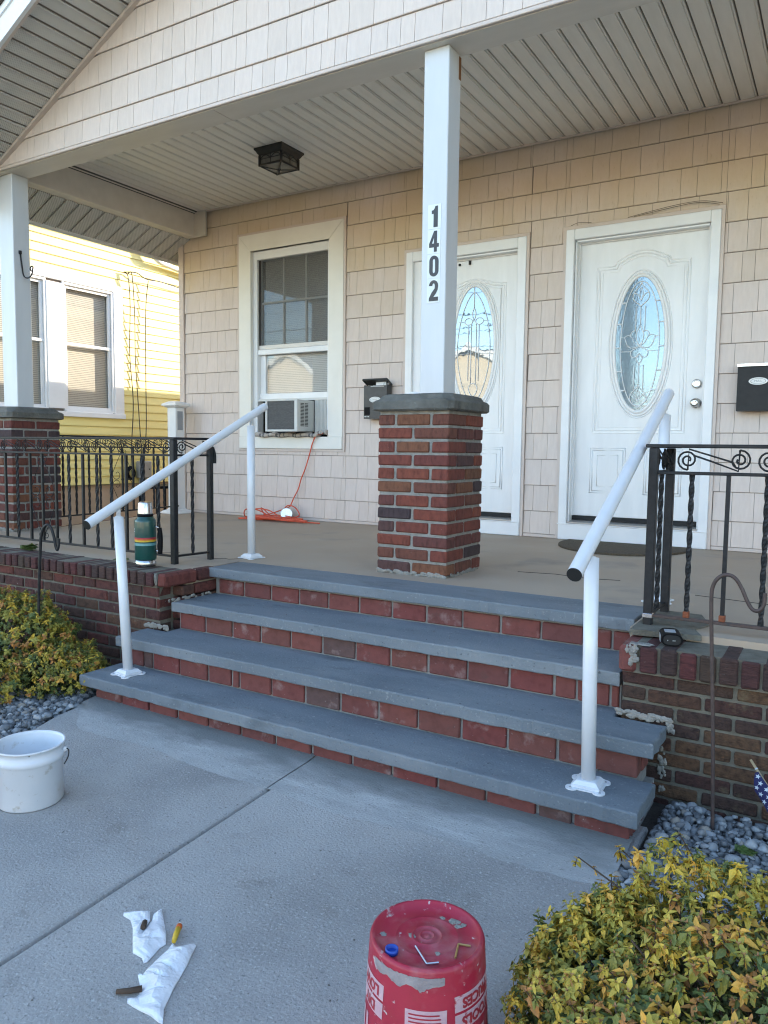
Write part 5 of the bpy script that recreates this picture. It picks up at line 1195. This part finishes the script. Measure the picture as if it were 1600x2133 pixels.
fl = thing('small_flag', 'small flag with white stars on navy, on a wooden stick against the right wall', 'flag', (2.95, .36, .03))
a, b = Vector((2.858, .395, .222)), Vector((3.07, .28, -.03)); d = (b-a).normalized()
part('stick', MB().tube([a, b], .0042, 8), 'wood', fl)
part('tip', MB().tube([a+d*.030, a+d*.034], .0052, 8), 'star', fl)
up = Vector((0, 0, 1)); nr_ = Vector((-.3, -1, .15)).normalized(); sdir = d.cross(nr_).normalized()
if sdir.z > 0: sdir = -sdir
def fpt(u, v): return a+d*(.042+u) + sdir*v + nr_*(.006+.006*math.sin(v*60)+.004*math.sin(u*50+1))
mb = MB(); nu, nv = 14, 8
vs = [fpt(.16*i/nu, -.004+.046*j/nv*min(1, .25+i/5)) for i in range(nu+1) for j in range(nv+1)]
mb.add(vs, [(i*(nv+1)+j, (i+1)*(nv+1)+j, (i+1)*(nv+1)+j+1, i*(nv+1)+j+1) for i in range(nu) for j in range(nv)], True)
cloth = part('cloth', mb, 'navy', fl, fix=False)
for i, (u, v) in enumerate(((.013, .004), (.034, .010), (.040, .028), (.058, .006), (.062, .030), (.080, .014), (.086, .034), (.104, .008), (.108, .028))):
    pts = []
    for k in range(10):
        r_ = .0085 if k % 2 == 0 else .0036; an = PI/2+k*PI/5; pts.append(fpt(u+r_*math.cos(an), v+r_*math.sin(an))+nr_*.0015)
    c = fpt(u, v)+nr_*.0015
    part('star', MB().add([c]+pts, [(0, k+1, (k+1) % 10+1) for k in range(10)]), 'star', cloth, fix=False)

# white pail
wp = thing('plastic_pail', 'dirty white plastic pail standing open on the concrete walk', 'pail', (.70, -.777, 0))
cx, cy = .70, -.777
H = .208; rb_, rt_ = .1065, .1135
pb = MB().lathe([(rb_-.004, .001), (rb_, .006), (rt_-.006, H*.72), (rt_-.005, H*.725), (rt_+.0005, H*.735), (rt_, H*.84), (rt_-.004, H*.85), (rt_-.001, H*.97), (rt_+.003, H*.975), (rt_+.003, H), (rt_-.003, H), (rt_-.006, H*.96), (rb_-.006, .01), (.02, .008)], 56, (cx, cy), capt=True)
part('bucket', pb, 'pail_white', wp)
hn = MB().tube(catmull([(cx+.092, cy+.072, H*.88), (cx+.105, cy+.078, H*.85), (cx+.107, cy+.074, H*.74), (cx+.097, cy+.066, H*.62)]), .0022, 6); part('wire_handle', hn, 'iron', wp)
part('handle_ear', bm_blob((cx+.092, cy+.073, H*.86), (.008, .008, .010), 3, 2, .05), 'pail_white', wp)
op = thing('plastic_pail', 'buff coloured pail cut off by the left edge, beside the white pail', 'pail', (.40, -.95, 0))
part('bucket', MB().lathe([(.096, .001), (.100, .006), (.108, .12), (.112, .125), (.112, .145), (.108, .148), (.108, .165), (.104, .165), (.096, .01), (.02, .01)], 40, (.415, -.955)), 'pail_buff', op)

# red pail, upside down, with things lying on it
rp = thing('red_pail', 'red pail turned upside down, smeared with dried cement', 'pail', (2.43, -1.105, 0))
cx, cy = 2.430, -1.088; HB = .302; r_t, r_b = .1115, .128
def rad(z): return r_b+(r_t-r_b)*z/HB
prof = [(r_b+.012, 0), (r_b+.014, .005), (r_b+.012, .05), (r_b+.001, .052), (rad(.06), .06), (rad(HB-.008), HB-.008), (r_t-.002, HB-.002), (r_t-.006, HB), (r_t-.010, HB-.002), (r_t-.013, HB-.0095)]
rings = [(.062, HB-.0095), (.0605, HB-.0085), (.059, HB-.0095), (.031, HB-.0095), (.0298, HB-.0065), (.0272, HB-.0065), (.026, HB-.0095), (.0155, HB-.0095), (.0145, HB-.007), (.0125, HB-.007), (.0115, HB-.0095), (.006, HB-.0095), (.003, HB-.007)]
body = part('bucket', MB().lathe(prof+rings, 72, (cx, cy)), 'red', rp)
TILT = Matrix.Translation((2.43, -1.105, 0)) @ Matrix.Rotation(math.radians(.3), 4, Vector((-(-2.347-cy), 3.0838-cx, 0)).normalized()) @ Matrix.Translation((-2.43, 1.105, 0))
rp.rotation_euler = TILT.to_euler()
ZTOP = HB-.0095
toc = math.atan2(-2.347-cy, 3.0838-cx)   # direction towards the walk side
def onpail(me, a_c, z_c, off=.0008):
    for v in me.vertices:
        z = z_c+v.co.y; r_ = rad(z)+off; a = a_c+v.co.x/r_; v.co = Vector((cx+r_*math.cos(a), cy+r_*math.sin(a), z))
    return me
def grid_me(w, h, n=10):
    mb = MB(); vs = [(-w/2+w*i/n, s*h/2, 0) for i in range(n+1) for s in (-1, 1)]
    mb.add(vs, [(2*i, 2*i+2, 2*i+3, 2*i+1) for i in range(n)]); return mb.mesh('print', False)
def ragged_me(w, h, n):
    rg = random.Random(2); mb = MB(); vs = []
    for i in range(n+1):
        x = -w/2+w*i/n; e = min(1, 6*min(i, n-i)/n); k1, k2 = rg.uniform(.4, 1), rg.uniform(.2, 1); vs += [(x, -h/2*e*k1*(.6+.4*math.sin(i*.5)), 0), (x, h/2*(.85+.15*k2), 0)]
    mb.add(vs, [(2*i, 2*i+2, 2*i+3, 2*i+1) for i in range(n)]); return mb.mesh('print', False)
def pail_text(txt, size, a_c, z_c, m, off):
    me = text_mesh(txt, size, weight=.0012)
    bm = bmesh.new(); bm.from_mesh(me); bmesh.ops.triangulate(bm, faces=bm.faces); bmesh.ops.subdivide_edges(bm, edges=[e for e in bm.edges if e.calc_length() > .0075], cuts=2); bm.to_mesh(me); bm.free()
    for v in me.vertices: v.co = Vector((-v.co.x, -v.co.y, 0))     # upside down, as on the turned pail
    return part('lettering', onpail(me, a_c, z_c, off), m, body, fix=False)
aR = toc+.95; aL = toc-1.12
for a_c, rows_, w_ in ((aR, (('PRICES', .232), ('TOOLS', .197)), .112), (aL, (('LOW', .232), ('DIY', .197)), .085)):
    for txt, zc in rows_:
        part('print', onpail(grid_me(w_, .030), a_c, zc, .0006), 'print_pink', body, fix=False); pail_text(txt, .026, a_c, zc, 'print_red', .0013)
pail_text('THE', .085, aR+.02, .138, 'print_pink', .0008); pail_text('HI', .085, aL, .138, 'print_pink', .0008)
part('print', onpail(grid_me(.078, .09), toc+.0, .182, .0006), 'print_pink', body, fix=False)
ln = MB(); rg = random.Random(5)
for k in range(10):
    w_ = rg.uniform(.045, .064); zc = .219-.0072*k; vs = []
    for i in range(9):
        x = -.032+w_*i/8; a = toc+x/rad(zc)
        for s in (-1, 1): vs.append((cx+(rad(zc)+.0012)*math.cos(a), cy+(rad(zc)+.0012)*math.sin(a), zc+s*.0014))
    ln.add(vs, [(2*i, 2*i+2, 2*i+3, 2*i+1) for i in range(8)])
part('small_print', ln, 'print_red', body, fix=False)
part('cement_smear', onpail(ragged_me(.15, .030, 40), toc-.36, HB-.028, .0009), mat('dried_cement', [(.24, .20, .205), (.34, .30, .30)], 30, 6, rough=.95, bump=1, bscale=80), body, fix=False)
def hexkey(label, p0, p1, p2, m):
    return tag(part('hex_key', MB().tube([TILT @ Vector(p_) for p_ in [p0, Vector(p1)+(Vector(p0)-Vector(p1)).normalized()*.004, p1, Vector(p1)+(Vector(p2)-Vector(p1)).normalized()*.004, p2]], .0022, 6, smooth=False), m), label, 'hex key')
zt = ZTOP+.0024
RT2 = Vector((math.cos(toc+PI/2), math.sin(toc+PI/2), 0)); TW = Vector((math.cos(toc), math.sin(toc), 0)); c0 = Vector((cx, cy, zt))
def tp(u, v): return c0 + RT2*u + TW*v
hexkey('silver hex key lying nearest the front rim of the red pail', tp(-.022, .035), tp(.0, .083), tp(.022, .078), 'steel')
hexkey('hex key with a brass coloured long arm on the right of the red pail', tp(.053, .062), tp(.060, .022), tp(.083, .026), 'gold')
bc = MB(); cc = tp(-.066, .055); bc.lathe([(.0125, zt-.002), (.0125, zt+.008), (.010, zt+.008), (.0095, zt+.001)], 24, (cc.x, cc.y)).xform(TILT)
tag(part('bottle_cap', bc, 'bluecap'), 'small blue bottle cap lying open side up on the red pail', 'cap')
for k, (u, v, s) in enumerate(((.055, -.05, .011), (.062, -.035, .008), (.072, -.040, .007), (.030, -.06, .006), (-.030, .0, .008), (.02, .05, .006), (-.085, .0, .008))):
    p = tp(u, v); part('cement_spot', bm_blob((p.x, p.y, ZTOP), (s, s*.8, .0016), 40+k, 2, .3), 'mortar', body)

# crumpled plastic wraps with a glue tube and a brush handle
def sheet(name, label, poly, h, seed, n=26):
    """a crumpled bag: an inflated, creased sheet over the given outline"""
    r = random.Random(seed); bm = bmesh.new()
    from mathutils import noise as NZ
    P2 = [Vector(p) for p in poly]
    def inside(x, y):
        c = False; k = len(P2)
        for i in range(k):
            a, b = P2[i], P2[i-1]
            if (a.y > y) != (b.y > y) and x < (b.x-a.x)*(y-a.y)/(b.y-a.y)+a.x: c = not c
        return c
    def edist(x, y):
        p = Vector((x, y)); best = 9
        for i in range(len(P2)):
            a, b = P2[i-1], P2[i]; t = max(0, min(1, (p-a).dot(b-a)/(b-a).length_squared)); best = min(best, (p-a-(b-a)*t).length)
        return best
    vs = [bm.verts.new((p.x, p.y, 0)) for p in P2]; bm.faces.new(vs); bmesh.ops.triangulate(bm, faces=bm.faces)
    for _ in range(6): bmesh.ops.subdivide_edges(bm, edges=[e for e in bm.edges if e.calc_length() > .012], cuts=1, use_grid_fill=False); bmesh.ops.triangulate(bm, faces=bm.faces)
    o = Vector((r.uniform(0, 50), r.uniform(0, 50), 0))
    lower = {}
    for v in bm.verts:
        d = edist(v.co.x, v.co.y); t = min(1, d/.035)
        cr = (1-min(1, 5*abs(NZ.noise(Vector((v.co.x*17+v.co.y*9, v.co.y*22-v.co.x*8, 0))+o))))*.55 + (1-min(1, 4*abs(NZ.noise(Vector((v.co.x*40, v.co.y*34, 3))+o))))*.14
        v.co.z = .004 + h*(t**.55)*(.55+.45*NZ.noise(Vector((v.co.x*9, v.co.y*9, 7))+o)) - cr*h*.5*t + .006*NZ.noise(Vector((v.co.x*20, v.co.y*20, 9))+o)
        v.co.z = max(.003, v.co.z)
    ext = bmesh.ops.extrude_face_region(bm, geom=bm.faces[:]); 
    for v in [g_ for g_ in ext['geom'] if isinstance(g_, bmesh.types.BMVert)]: v.co.z = .0012
    me = bpy.data.meshes.new(name); bm.to_mesh(me); bm.free()
    return tag(part(name, me, 'paper'), label, 'plastic wrap')
sheet('plastic_wrap', 'smaller crumpled white plastic wrap, torn open, farther from the camera', [(1.511, -1.057), (1.505, -1.05), (1.557, -1.007), (1.586, -1.033), (1.612, -1.085), (1.593, -1.033), (1.574, -1.01), (1.574, -.984), (1.601, -1.003), (1.646, -1.037), (1.665, -1.051), (1.694, -1.079), (1.692, -1.097), (1.70, -1.124), (1.706, -1.149), (1.702, -1.157), (1.684, -1.146), (1.65, -1.145), (1.573, -1.079), (1.54, -1.059)], .022, 3)
sheet('plastic_wrap', 'larger crumpled white plastic wrap lying over a stick, nearer the camera', [(1.713, -1.087), (1.705, -1.068), (1.729, -1.074), (1.753, -1.042), (1.762, -1.044), (1.795, -1.106), (1.829, -1.182), (1.858, -1.237), (1.874, -1.253), (1.889, -1.269), (1.876, -1.27), (1.847, -1.266), (1.815, -1.268), (1.794, -1.268), (1.775, -1.267), (1.766, -1.259), (1.777, -1.248), (1.777, -1.235), (1.761, -1.218), (1.728, -1.196), (1.726, -1.191), (1.735, -1.187), (1.725, -1.158), (1.718, -1.124)], .024, 8)
gt = thing('glue_tube', 'small yellow and orange tube poking out between the two wraps', 'tube', (1.68, -1.045, .012))
part('body', MB().tube([(1.712, -1.07, .011), (1.697, -1.048, .012), (1.686, -1.030, .0125)], [.0055, .0072, .0075], 10), 'yellow_p', gt); part('band', MB().tube([(1.686, -1.030, .0125), (1.679, -1.019, .0125)], [.0078, .0076], 10), 'orange', gt); part('tip', MB().tube([(1.679, -1.019, .0125), (1.675, -1.013, .0125)], [.0065, .005], 10), 'plate', gt)
st = thing('wooden_stick', 'brown wooden stick poking out from under the larger wrap', 'stick', (1.78, -1.28, .01)); part('shaft', MB().tube([(1.775, -1.225, .010), (1.757, -1.245, .010), (1.733, -1.262, .009)], [.007, .0065, .0055], 8), 'twig', st)
part('shaft', MB().tube([(1.606, -1.075, .012), (1.592, -1.055, .013)], .007, 6), 'twig', thing('wood_scrap', 'dark scrap of wood inside the torn smaller wrap', 'scrap', (1.645, -1.075, .01)))

rg = random.Random(77); dm = MB()
for k in range(150):
    if k < 110: x, y, z = rg.uniform(.25, 2.5), rg.uniform(-1.6, -.05), .0006
    else:
        i_ = rg.randrange(3); x, y, z = rg.uniform(.2, 2.3), (0.02, .24, .50)[i_]+rg.uniform(0, .19), (Z1, Z2, Z3)[i_]+.0006
    if abs(x-2.43) < .15 and y < -.9: continue
    q = rg.uniform(.0015, .0042)
    dm.add([(x+q*a*rg.uniform(.6, 1.4), y+q*b*rg.uniform(.6, 1.4), z+q*c) for a, b, c in ((1, 0, 0), (0, 1, 0), (-1, 0, 0), (0, -1, 0), (0, 0, .7))], [(0, 1, 4), (1, 2, 4), (2, 3, 4), (3, 0, 4)])
part('grit', dm, mat('grit', [(.05, .045, .04), (.30, .28, .26)], 40, 2, rough=.9), kind='stuff')
# ------------------------------------------------------------------ pebbles
def pebble_me(seed, sub=2):
    bm = bmesh.new(); bmesh.ops.create_icosphere(bm, subdivisions=sub, radius=1); r = random.Random(seed)
    from mathutils import noise as NZ
    o = Vector((seed*7.3, seed*1.7, 0)); s = (1, r.uniform(.55, .95), r.uniform(.45, .75)); pl = [(Vector((r.uniform(-1, 1), r.uniform(-1, 1), r.uniform(-1, 1))).normalized(), r.uniform(.5, .82)) for _ in range(8)]
    for v in bm.verts:
        c = v.co*(1+.22*NZ.noise(v.co*1.1+o))
        for nrm, k in pl:
            e = c.dot(nrm)-k
            if e > 0: c = c-nrm*e*.95
        v.co = Vector((c.x*s[0], c.y*s[1], c.z*s[2]))
    for f in bm.faces: f.smooth = True
    me = bpy.data.meshes.new('pebble'); bm.to_mesh(me); bm.free(); me.materials.append(M['pebble']); return me
PEB = [pebble_me(i) for i in range(9)]; PEB_LOW = [pebble_me(i, 1) for i in range(9)]
from mathutils import Euler
def bed(name, n_, test, x0, x1, y0, y1, smin, smax, seed, keep=290):
    r = random.Random(seed); base = part(name, MB().box(x0, x1, y0, y1, -.06, -.038), 'soil', kind='structure'); cand = []
    for lay in range(3):
        st = smin*1.95; nx = int((x1-x0)/st); ny = int((y1-y0)/(st*.87))
        for j in range(ny):
            for i in range(nx):
                x = x0+(i+.5*(j % 2)+r.uniform(-.42, .42))*st; y = y0+(j+r.uniform(-.42, .42))*st*.87
                if not test(x, y) or (lay == 2 and r.random() < .45) or (lay != 1 and not in_view(x, y, 0)): continue
                s = r.choice([r.uniform(smin, smax), r.uniform(smin, smax*1.25), r.uniform(smin*.5, smin)])
                cand.append((x, y, -.024+.013*lay+r.uniform(-.003, .006), s, r.randrange(9), (r.uniform(-.5, .5), r.uniform(-.5, .5), r.uniform(0, 6.3)), lay))
    cand.sort(key=lambda c: (not in_view(c[0], c[1], 0), -c[6], (Vector(c[:3])-camp).length/c[3]))
    rests = [MB(), MB(), MB()]
    for i, (x, y, z, s, k, ro, lay) in enumerate(cand):
        if i < keep:
            o = link('pebble', PEB[k], base, (x, y, z), ro); o.scale = (s, s, s)
        else:
            mx = Matrix.Translation((x, y, z)) @ Euler(ro).to_matrix().to_4x4() @ Matrix.Scale(s, 4); me = PEB[k] if in_view(x, y, 0) else PEB_LOW[k]
            rests[i % 3].add([mx @ v.co for v in me.vertices], [tuple(p.vertices) for p in me.polygons], True)
    for q, c in zip(rests, ((.18, .19, .20), (.28, .295, .305), (.12, .127, .135))):
        part('pebbles', q, mat('pebble_rest', [tuple(a*.85 for a in c), tuple(a*1.15 for a in c)], 14, 4, rough=.75, bump=.25, bscale=90), base, kind='stuff', fix=False)
def inR(x, y): return x > 2.57 and not (x < 2.60 and y > -.01) and y < .435 and (y > .425 or not (x < 2.602 and y > 0))
bed('gravel_bed', 1150, inR, 2.57, 3.75, -1.3, .44, .0105, .021, 4)
def lx(y):
    P_ = [(.2, -.02), (.02, -.01), (-.2, .03), (-.4, .11), (-.7, .16), (-6, .18)]
    for (ya, xa), (yb, xb_) in zip(P_[:-1], P_[1:]):
        if yb <= y <= ya: return xa+(xb_-xa)*(ya-y)/(ya-yb)
    return -.07
def inL(x, y): return x < lx(y)-.012-.02*(math.sin(y*23)+1)*.5 and y < .435 and not (x > -.075 and y > -.01)
bed('gravel_bed', 900, inL, -1.3, .15, -1.25, .44, .010, .021, 5)
# ------------------------------------------------------------------ shrubs
def leaf_geo(L_, w, droop):
    # folded pointed leaf from the origin along +x
    pts = [(0, 0, 0), (L_*.35, w*.5, .10*w), (L_*.7, w*.33, -droop*.45*L_), (L_, 0, -droop*L_), (L_*.7, -w*.33, -droop*.45*L_), (L_*.35, -w*.5, .10*w), (L_*.38, 0, -.10*w), (L_*.72, 0, -droop*.5*L_-.06*w)]
    return pts, [(0, 6, 1), (1, 6, 7, 2), (2, 7, 3), (0, 5, 6), (5, 4, 7, 6), (4, 3, 7)]
def sprig_me(seed, size):
    r = random.Random(seed); mb = MB(); bend = Vector((r.uniform(-.5, .5), r.uniform(-.5, .5), 0))*size
    nn = r.choice([3, 4, 5]); zb = -1.5*size
    def ax(t): return Vector((0, 0, zb*(1-t))) + bend*t*t
    mb.tube([ax(0), ax(.5), ax(1)], [.0015, .0012, .0008], 4, mi=1); a0 = r.uniform(0, 6)
    for q in range(nn):
        t = .25+.75*q/(nn-1); tip = q == nn-1; nl = r.choice([3, 4, 5]) if tip else r.choice([2, 2, 3, 4]); ls = r.uniform(.75, 1.15)*(.85 if tip else 1.15)
        for k in range(nl):
            if r.random() < .1: continue
            a = a0+q*1.57+2*PI*k/nl+r.uniform(-.35, .35); L_ = size*ls*r.uniform(.6, 1.2); p, f = leaf_geo(L_, L_*r.uniform(.42, .68), r.uniform(.05, .6))
            mx = Matrix.Translation(ax(t)) @ Matrix.Rotation(a, 4, 'Z') @ Matrix.Rotation(r.uniform(-.55, .55)-(.25 if tip else -.15), 4, 'Y') @ Matrix.Rotation(r.uniform(-.6, .6), 4, 'X')
            mb.add([mx @ Vector(v) for v in p], f, False, 0)
        if tip and r.random() < .7:
            for k in range(3):
                p, f = leaf_geo(size*.32, size*.16, .1); mx = Matrix.Translation(ax(1)) @ Matrix.Rotation(a0+k*2.1, 4, 'Z') @ Matrix.Rotation(-r.uniform(.5, 1.2), 4, 'Y'); mb.add([mx @ Vector(v) for v in p], f, False, 2)
    me = mb.mesh('leaf_cluster', False)
    for m_ in ('leaf', 'twig', 'leaf_tip'): me.materials.append(M[m_])
    return me
def shrub(label, blobs, n_, size, seed, keep=290, stray=(), LC=(0, 0, 4, 1, 5, 6, 3, 9)):
    r = random.Random(seed); c0 = blobs[0][0]
    t = thing('shrub', label, 'shrub', (c0[0], c0[1], 0)); SP = [sprig_me(seed*20+i, size) for i in range(14)]
    from mathutils import noise as NZ
    pts = []
    for c, rd, wgt in blobs:
        for i in range(int(n_*wgt)):
            u = Vector((r.gauss(0, 1), r.gauss(0, 1), r.gauss(0, 1))).normalized()
            if u.z < -.25: u.z = -u.z
            k = (.93+.30*NZ.noise(u*3.0+Vector((seed, 0, 0)))+.10*NZ.noise(u*8+Vector((0, seed, 0))))*r.choice([1, 1.02, 1, .94, .86]); p = Vector((c[0]+u.x*rd[0]*k, c[1]+u.y*rd[1]*k, c[2]+u.z*rd[2]*k))
            if p.z < .015: continue
            if r.random() < .5 and NZ.noise(p*11+Vector((seed, 3, 1))) < -.28: continue
            if any(((p.x-c2[0])/r2[0])**2+((p.y-c2[1])/r2[1])**2+((p.z-c2[2])/r2[2])**2 < .6 for c2, r2, _ in blobs): continue
            nrm = Vector((u.x/rd[0], u.y/rd[1], u.z/rd[2])).normalized(); nrm = (nrm+Vector((r.uniform(-.4, .4), r.uniform(-.4, .4), r.uniform(0, .6)))).normalized()
            pts.append((p, nrm))
    for p, q in stray:
        p = Vector(p); base_ = Vector(c0).lerp(p, .62)+Vector((0, 0, .07))
        for k_ in (0, .22, .45): pts.insert(0, (p.lerp(base_, k_)+Vector((r.uniform(-.006, .006), r.uniform(-.006, .006), 0)), (Vector(q)+Vector((r.uniform(-.6, .6), r.uniform(-.6, .6), 0))).normalized()))
    def key(pn):
        p, nrm = pn; tocam = (camp-p); return (0 if in_view(*p) and tocam.normalized().dot(nrm) > -.3 else 1, tocam.length)
    ns_ = 3*len(stray); head, tail = pts[:ns_], pts[ns_:]; tail.sort(key=key); pts = head+tail
    inner = MB(); outer = [MB() for _ in LC]
    for i, (p, nrm) in enumerate(pts):
        q = nrm.to_track_quat('Z', 'Y'); sc = r.uniform(.6, 1.35)
        if i < keep:
            o = link('leaf_cluster', SP[r.randrange(14)], t, p, q.to_euler()); o.scale = (sc,)*3
        else:
            mx = Matrix.Translation(p) @ q.to_matrix().to_4x4() @ Matrix.Rotation(r.uniform(0, 6), 4, 'Z') @ Matrix.Scale(sc, 4); me = SP[r.randrange(14)]
            outer[r.randrange(len(LC))].add([mx @ v.co for v in me.vertices], [tuple(f.vertices) for f in me.polygons], False)
    # inner leaves and stems
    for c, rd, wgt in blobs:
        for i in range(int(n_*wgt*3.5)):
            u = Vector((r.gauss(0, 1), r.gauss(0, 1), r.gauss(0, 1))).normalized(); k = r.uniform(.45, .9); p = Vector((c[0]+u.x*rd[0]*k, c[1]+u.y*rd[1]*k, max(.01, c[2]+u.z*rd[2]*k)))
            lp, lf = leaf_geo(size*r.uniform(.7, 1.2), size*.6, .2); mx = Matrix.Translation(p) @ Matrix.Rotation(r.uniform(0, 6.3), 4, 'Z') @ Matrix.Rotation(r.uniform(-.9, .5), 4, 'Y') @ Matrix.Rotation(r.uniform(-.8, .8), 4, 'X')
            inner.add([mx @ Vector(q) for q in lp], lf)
    for mb, k in zip(outer, LC):
        kk = 'leaf_solid%d' % k
        if kk not in M: M[kk] = mat('autumn_leaf_%d' % k, [tuple(a*.8 for a in LEAFC[k]), tuple(a*1.1 for a in LEAFC[k])], 45, 3, rough=.5, spec=.35)
        part('foliage', mb, kk, t, kind='stuff', fix=False)
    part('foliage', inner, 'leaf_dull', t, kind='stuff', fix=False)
    st_ = MB()
    for c, rd, wgt in blobs:
        for i in range(int(26*wgt)+4):
            u = Vector((r.gauss(0, 1), r.gauss(0, 1), abs(r.gauss(0, 1)))).normalized(); e = Vector((c[0]+u.x*rd[0]*.92, c[1]+u.y*rd[1]*.92, c[2]+u.z*rd[2]*.92)); s0 = Vector((c[0]+r.uniform(-.06, .06), c[1]+r.uniform(-.06, .06), -.03))
            st_.tube([s0, s0.lerp(e, .5)+Vector((0, 0, .03)), e], [.005, .0035, .0018], 5)
    for p, q in stray: st_.tube([(c0[0], c0[1], .05), Vector(c0).lerp(Vector(p), .62)+Vector((0, 0, .07)), Vector(p)], [.004, .003, .0015], 5)
    part('stem', st_, 'twig', t)
    return t
shrR = shrub('large low shrub with yellow and orange leaves at the lower right', [((3.04, -.90, .08), (.52, .46, .345), 1.0), ((2.82, -.90, .06), (.32, .32, .27), .45)], 3400, .0172, 3, stray=[((2.615, -.72, .335), (-.3, .3, 1)), ((2.80, -.57, .375), (0, .5, 1)), ((2.69, -.65, .345), (-.2, .4, 1))])
shrL = shrub('shrub with yellow-green and rusty leaves left of the steps below the brick wall', [((-.80, .05, .20), (.46, .33, .27), .8), ((-.34, .06, .07), (.28, .27, .17), .4), ((-.75, -.25, .08), (.5, .32, .20), .5)], 2300, .0175, 6, LC=(6, 7, 3, 8, 2, 1, 9, 0))
fr_ = thing('flower', 'small pale pink flower at the near edge of the right shrub', 'flower', (2.60, -1.02, .12))
for k in range(5):
    lp, lf = leaf_geo(.018, .012, .2); part('petal', MB().add([Matrix.Translation((2.655, -1.05, .135)) @ Matrix.Rotation(k*1.257, 4, 'Z') @ Matrix.Rotation(-.4, 4, 'Y') @ Vector(q) for q in lp], lf), 'petal', fr_, fix=False)
lp, lf = leaf_geo(.04, .03, .1); lfm = MB()
for k in range(4): lfm.add([Matrix.Translation((2.665, .10, .012)) @ Matrix.Rotation(k*1.4+.4, 4, 'Z') @ Vector(q) for q in lp], lf)
tag(part('fallen_leaf', lfm, 'yellow_p', fix=False), 'fallen yellow leaf lying on the pebbles by the lowest tread', 'leaf')
def weed(label, c, s, n_, seed):
    r = random.Random(seed); mb = MB()
    for k in range(n_):
        lp, lf = leaf_geo(s*r.uniform(.6, 1.2), s*.35, .2); mb.add([Matrix.Translation((c[0]+r.uniform(-s, s), c[1]+r.uniform(-s, s)*.5, c[2])) @ Matrix.Rotation(r.uniform(0, 6.3), 4, 'Z') @ Matrix.Rotation(-r.uniform(.3, 1.3), 4, 'Y') @ Vector(q) for q in lp], lf)
    tag(part('weed', mb, 'weed', fix=False), label, 'weed')
weed('small green weed growing from the wall top beside the flask', (-.50, .62, .572), .035, 14, 1)
weed('low green weed growing on the wall top at the far left edge', (-1.34, .60, .572), .045, 22, 2)
weed('green weed sprouting among the pebbles by the right wall', (2.88, .16, .012), .022, 26, 3)

rn = thing('neighbour_house', 'pale house close by on the right of the shingled house', 'house', (10, 6, 0))
part('wall', MB().prism([(7.3, -.05), (13.5, -.05), (13.5, 3.8), (10.4, 5.6), (7.3, 3.8)], 1, .3, 12), 'gable_across', rn)
part('roof', MB().prism([(7.0, 3.65), (10.4, 5.62), (13.8, 3.65), (13.8, 3.85), (10.4, 5.85), (7.0, 3.85)], 1, 0, 12.3), 'roof', rn)
# ------------------------------------------------------------------ across the street (seen in the panes)
def far_house(label, cx, y, w, hw, hr, m):
    t = thing('far_house', label, 'house', (cx, y-4, 0))
    part('wall', MB().prism([(cx-w/2, -.05), (cx+w/2, -.05), (cx+w/2, hw), (cx, hr), (cx-w/2, hw)], 1, y-9, y), m, t)
    s = (hr-hw)/(w/2); ov = .45
    part('roof', MB().prism([(cx-w/2-ov, hw-s*ov+.02), (cx, hr+.02), (cx+w/2+ov, hw-s*ov+.02), (cx+w/2+ov, hw-s*ov+.22), (cx, hr+.24), (cx-w/2-ov, hw-s*ov+.22)], 1, y-9.3, y+.25), 'roof', t)
    part('rake_board', MB().prism([(cx-w/2-ov, hw-s*ov-.02), (cx, hr-.02), (cx+w/2+ov, hw-s*ov-.02), (cx+w/2+ov, hw-s*ov+.24), (cx, hr+.26), (cx-w/2-ov, hw-s*ov+.24)], 1, y+.26, y+.31), 'white', t)
    for k in range(-1, 2):
        wn_ = part('window', MB().box(cx+k*w*.27-.55, cx+k*w*.27+.55, y+.01, y+.06, 1.3, 2.7), 'white', t); part('pane', MB().box(cx+k*w*.27-.45, cx+k*w*.27+.45, y+.061, y+.065, 1.4, 2.6), 'pane', wn_)
far_house('beige house with a low gable across the street, mirrored in the left door', -10.4, -20, 9.5, 3.3, 5.3, 'gable_across')
far_house('house across the street with a tan gable, mirrored in the right door', -.8, -20.5, 8.5, 2.4, 3.75, 'gable_across')
far_house('sunlit house across the street on the far left, mirrored in the window', -20.0, -20, 7.5, 3.4, 5.7, 'gable_across')
far_house('pale house across the street on the right', 9.5, -20, 9, 3.2, 5.2, 'gable_across')
for k, (z0, sag, yy) in enumerate(((5.3, .25, -13), (5.0, .3, -13.1), (5.75, .35, -12.9), (6.1, .2, -13), (4.75, .3, -13))):
    tag(part('utility_line', MB().tube([(-45+9*i, yy, z0+.006*k+sag*((i/5-1)**2-1)+.05*i*(k % 2)) for i in range(11)], .008 if k != 2 else .014, 6), 'black'), 'black overhead line above the street, %s' % ('lowest but one', 'second highest of the thin ones', 'thickest', 'highest', 'lowest')[k], 'overhead line')
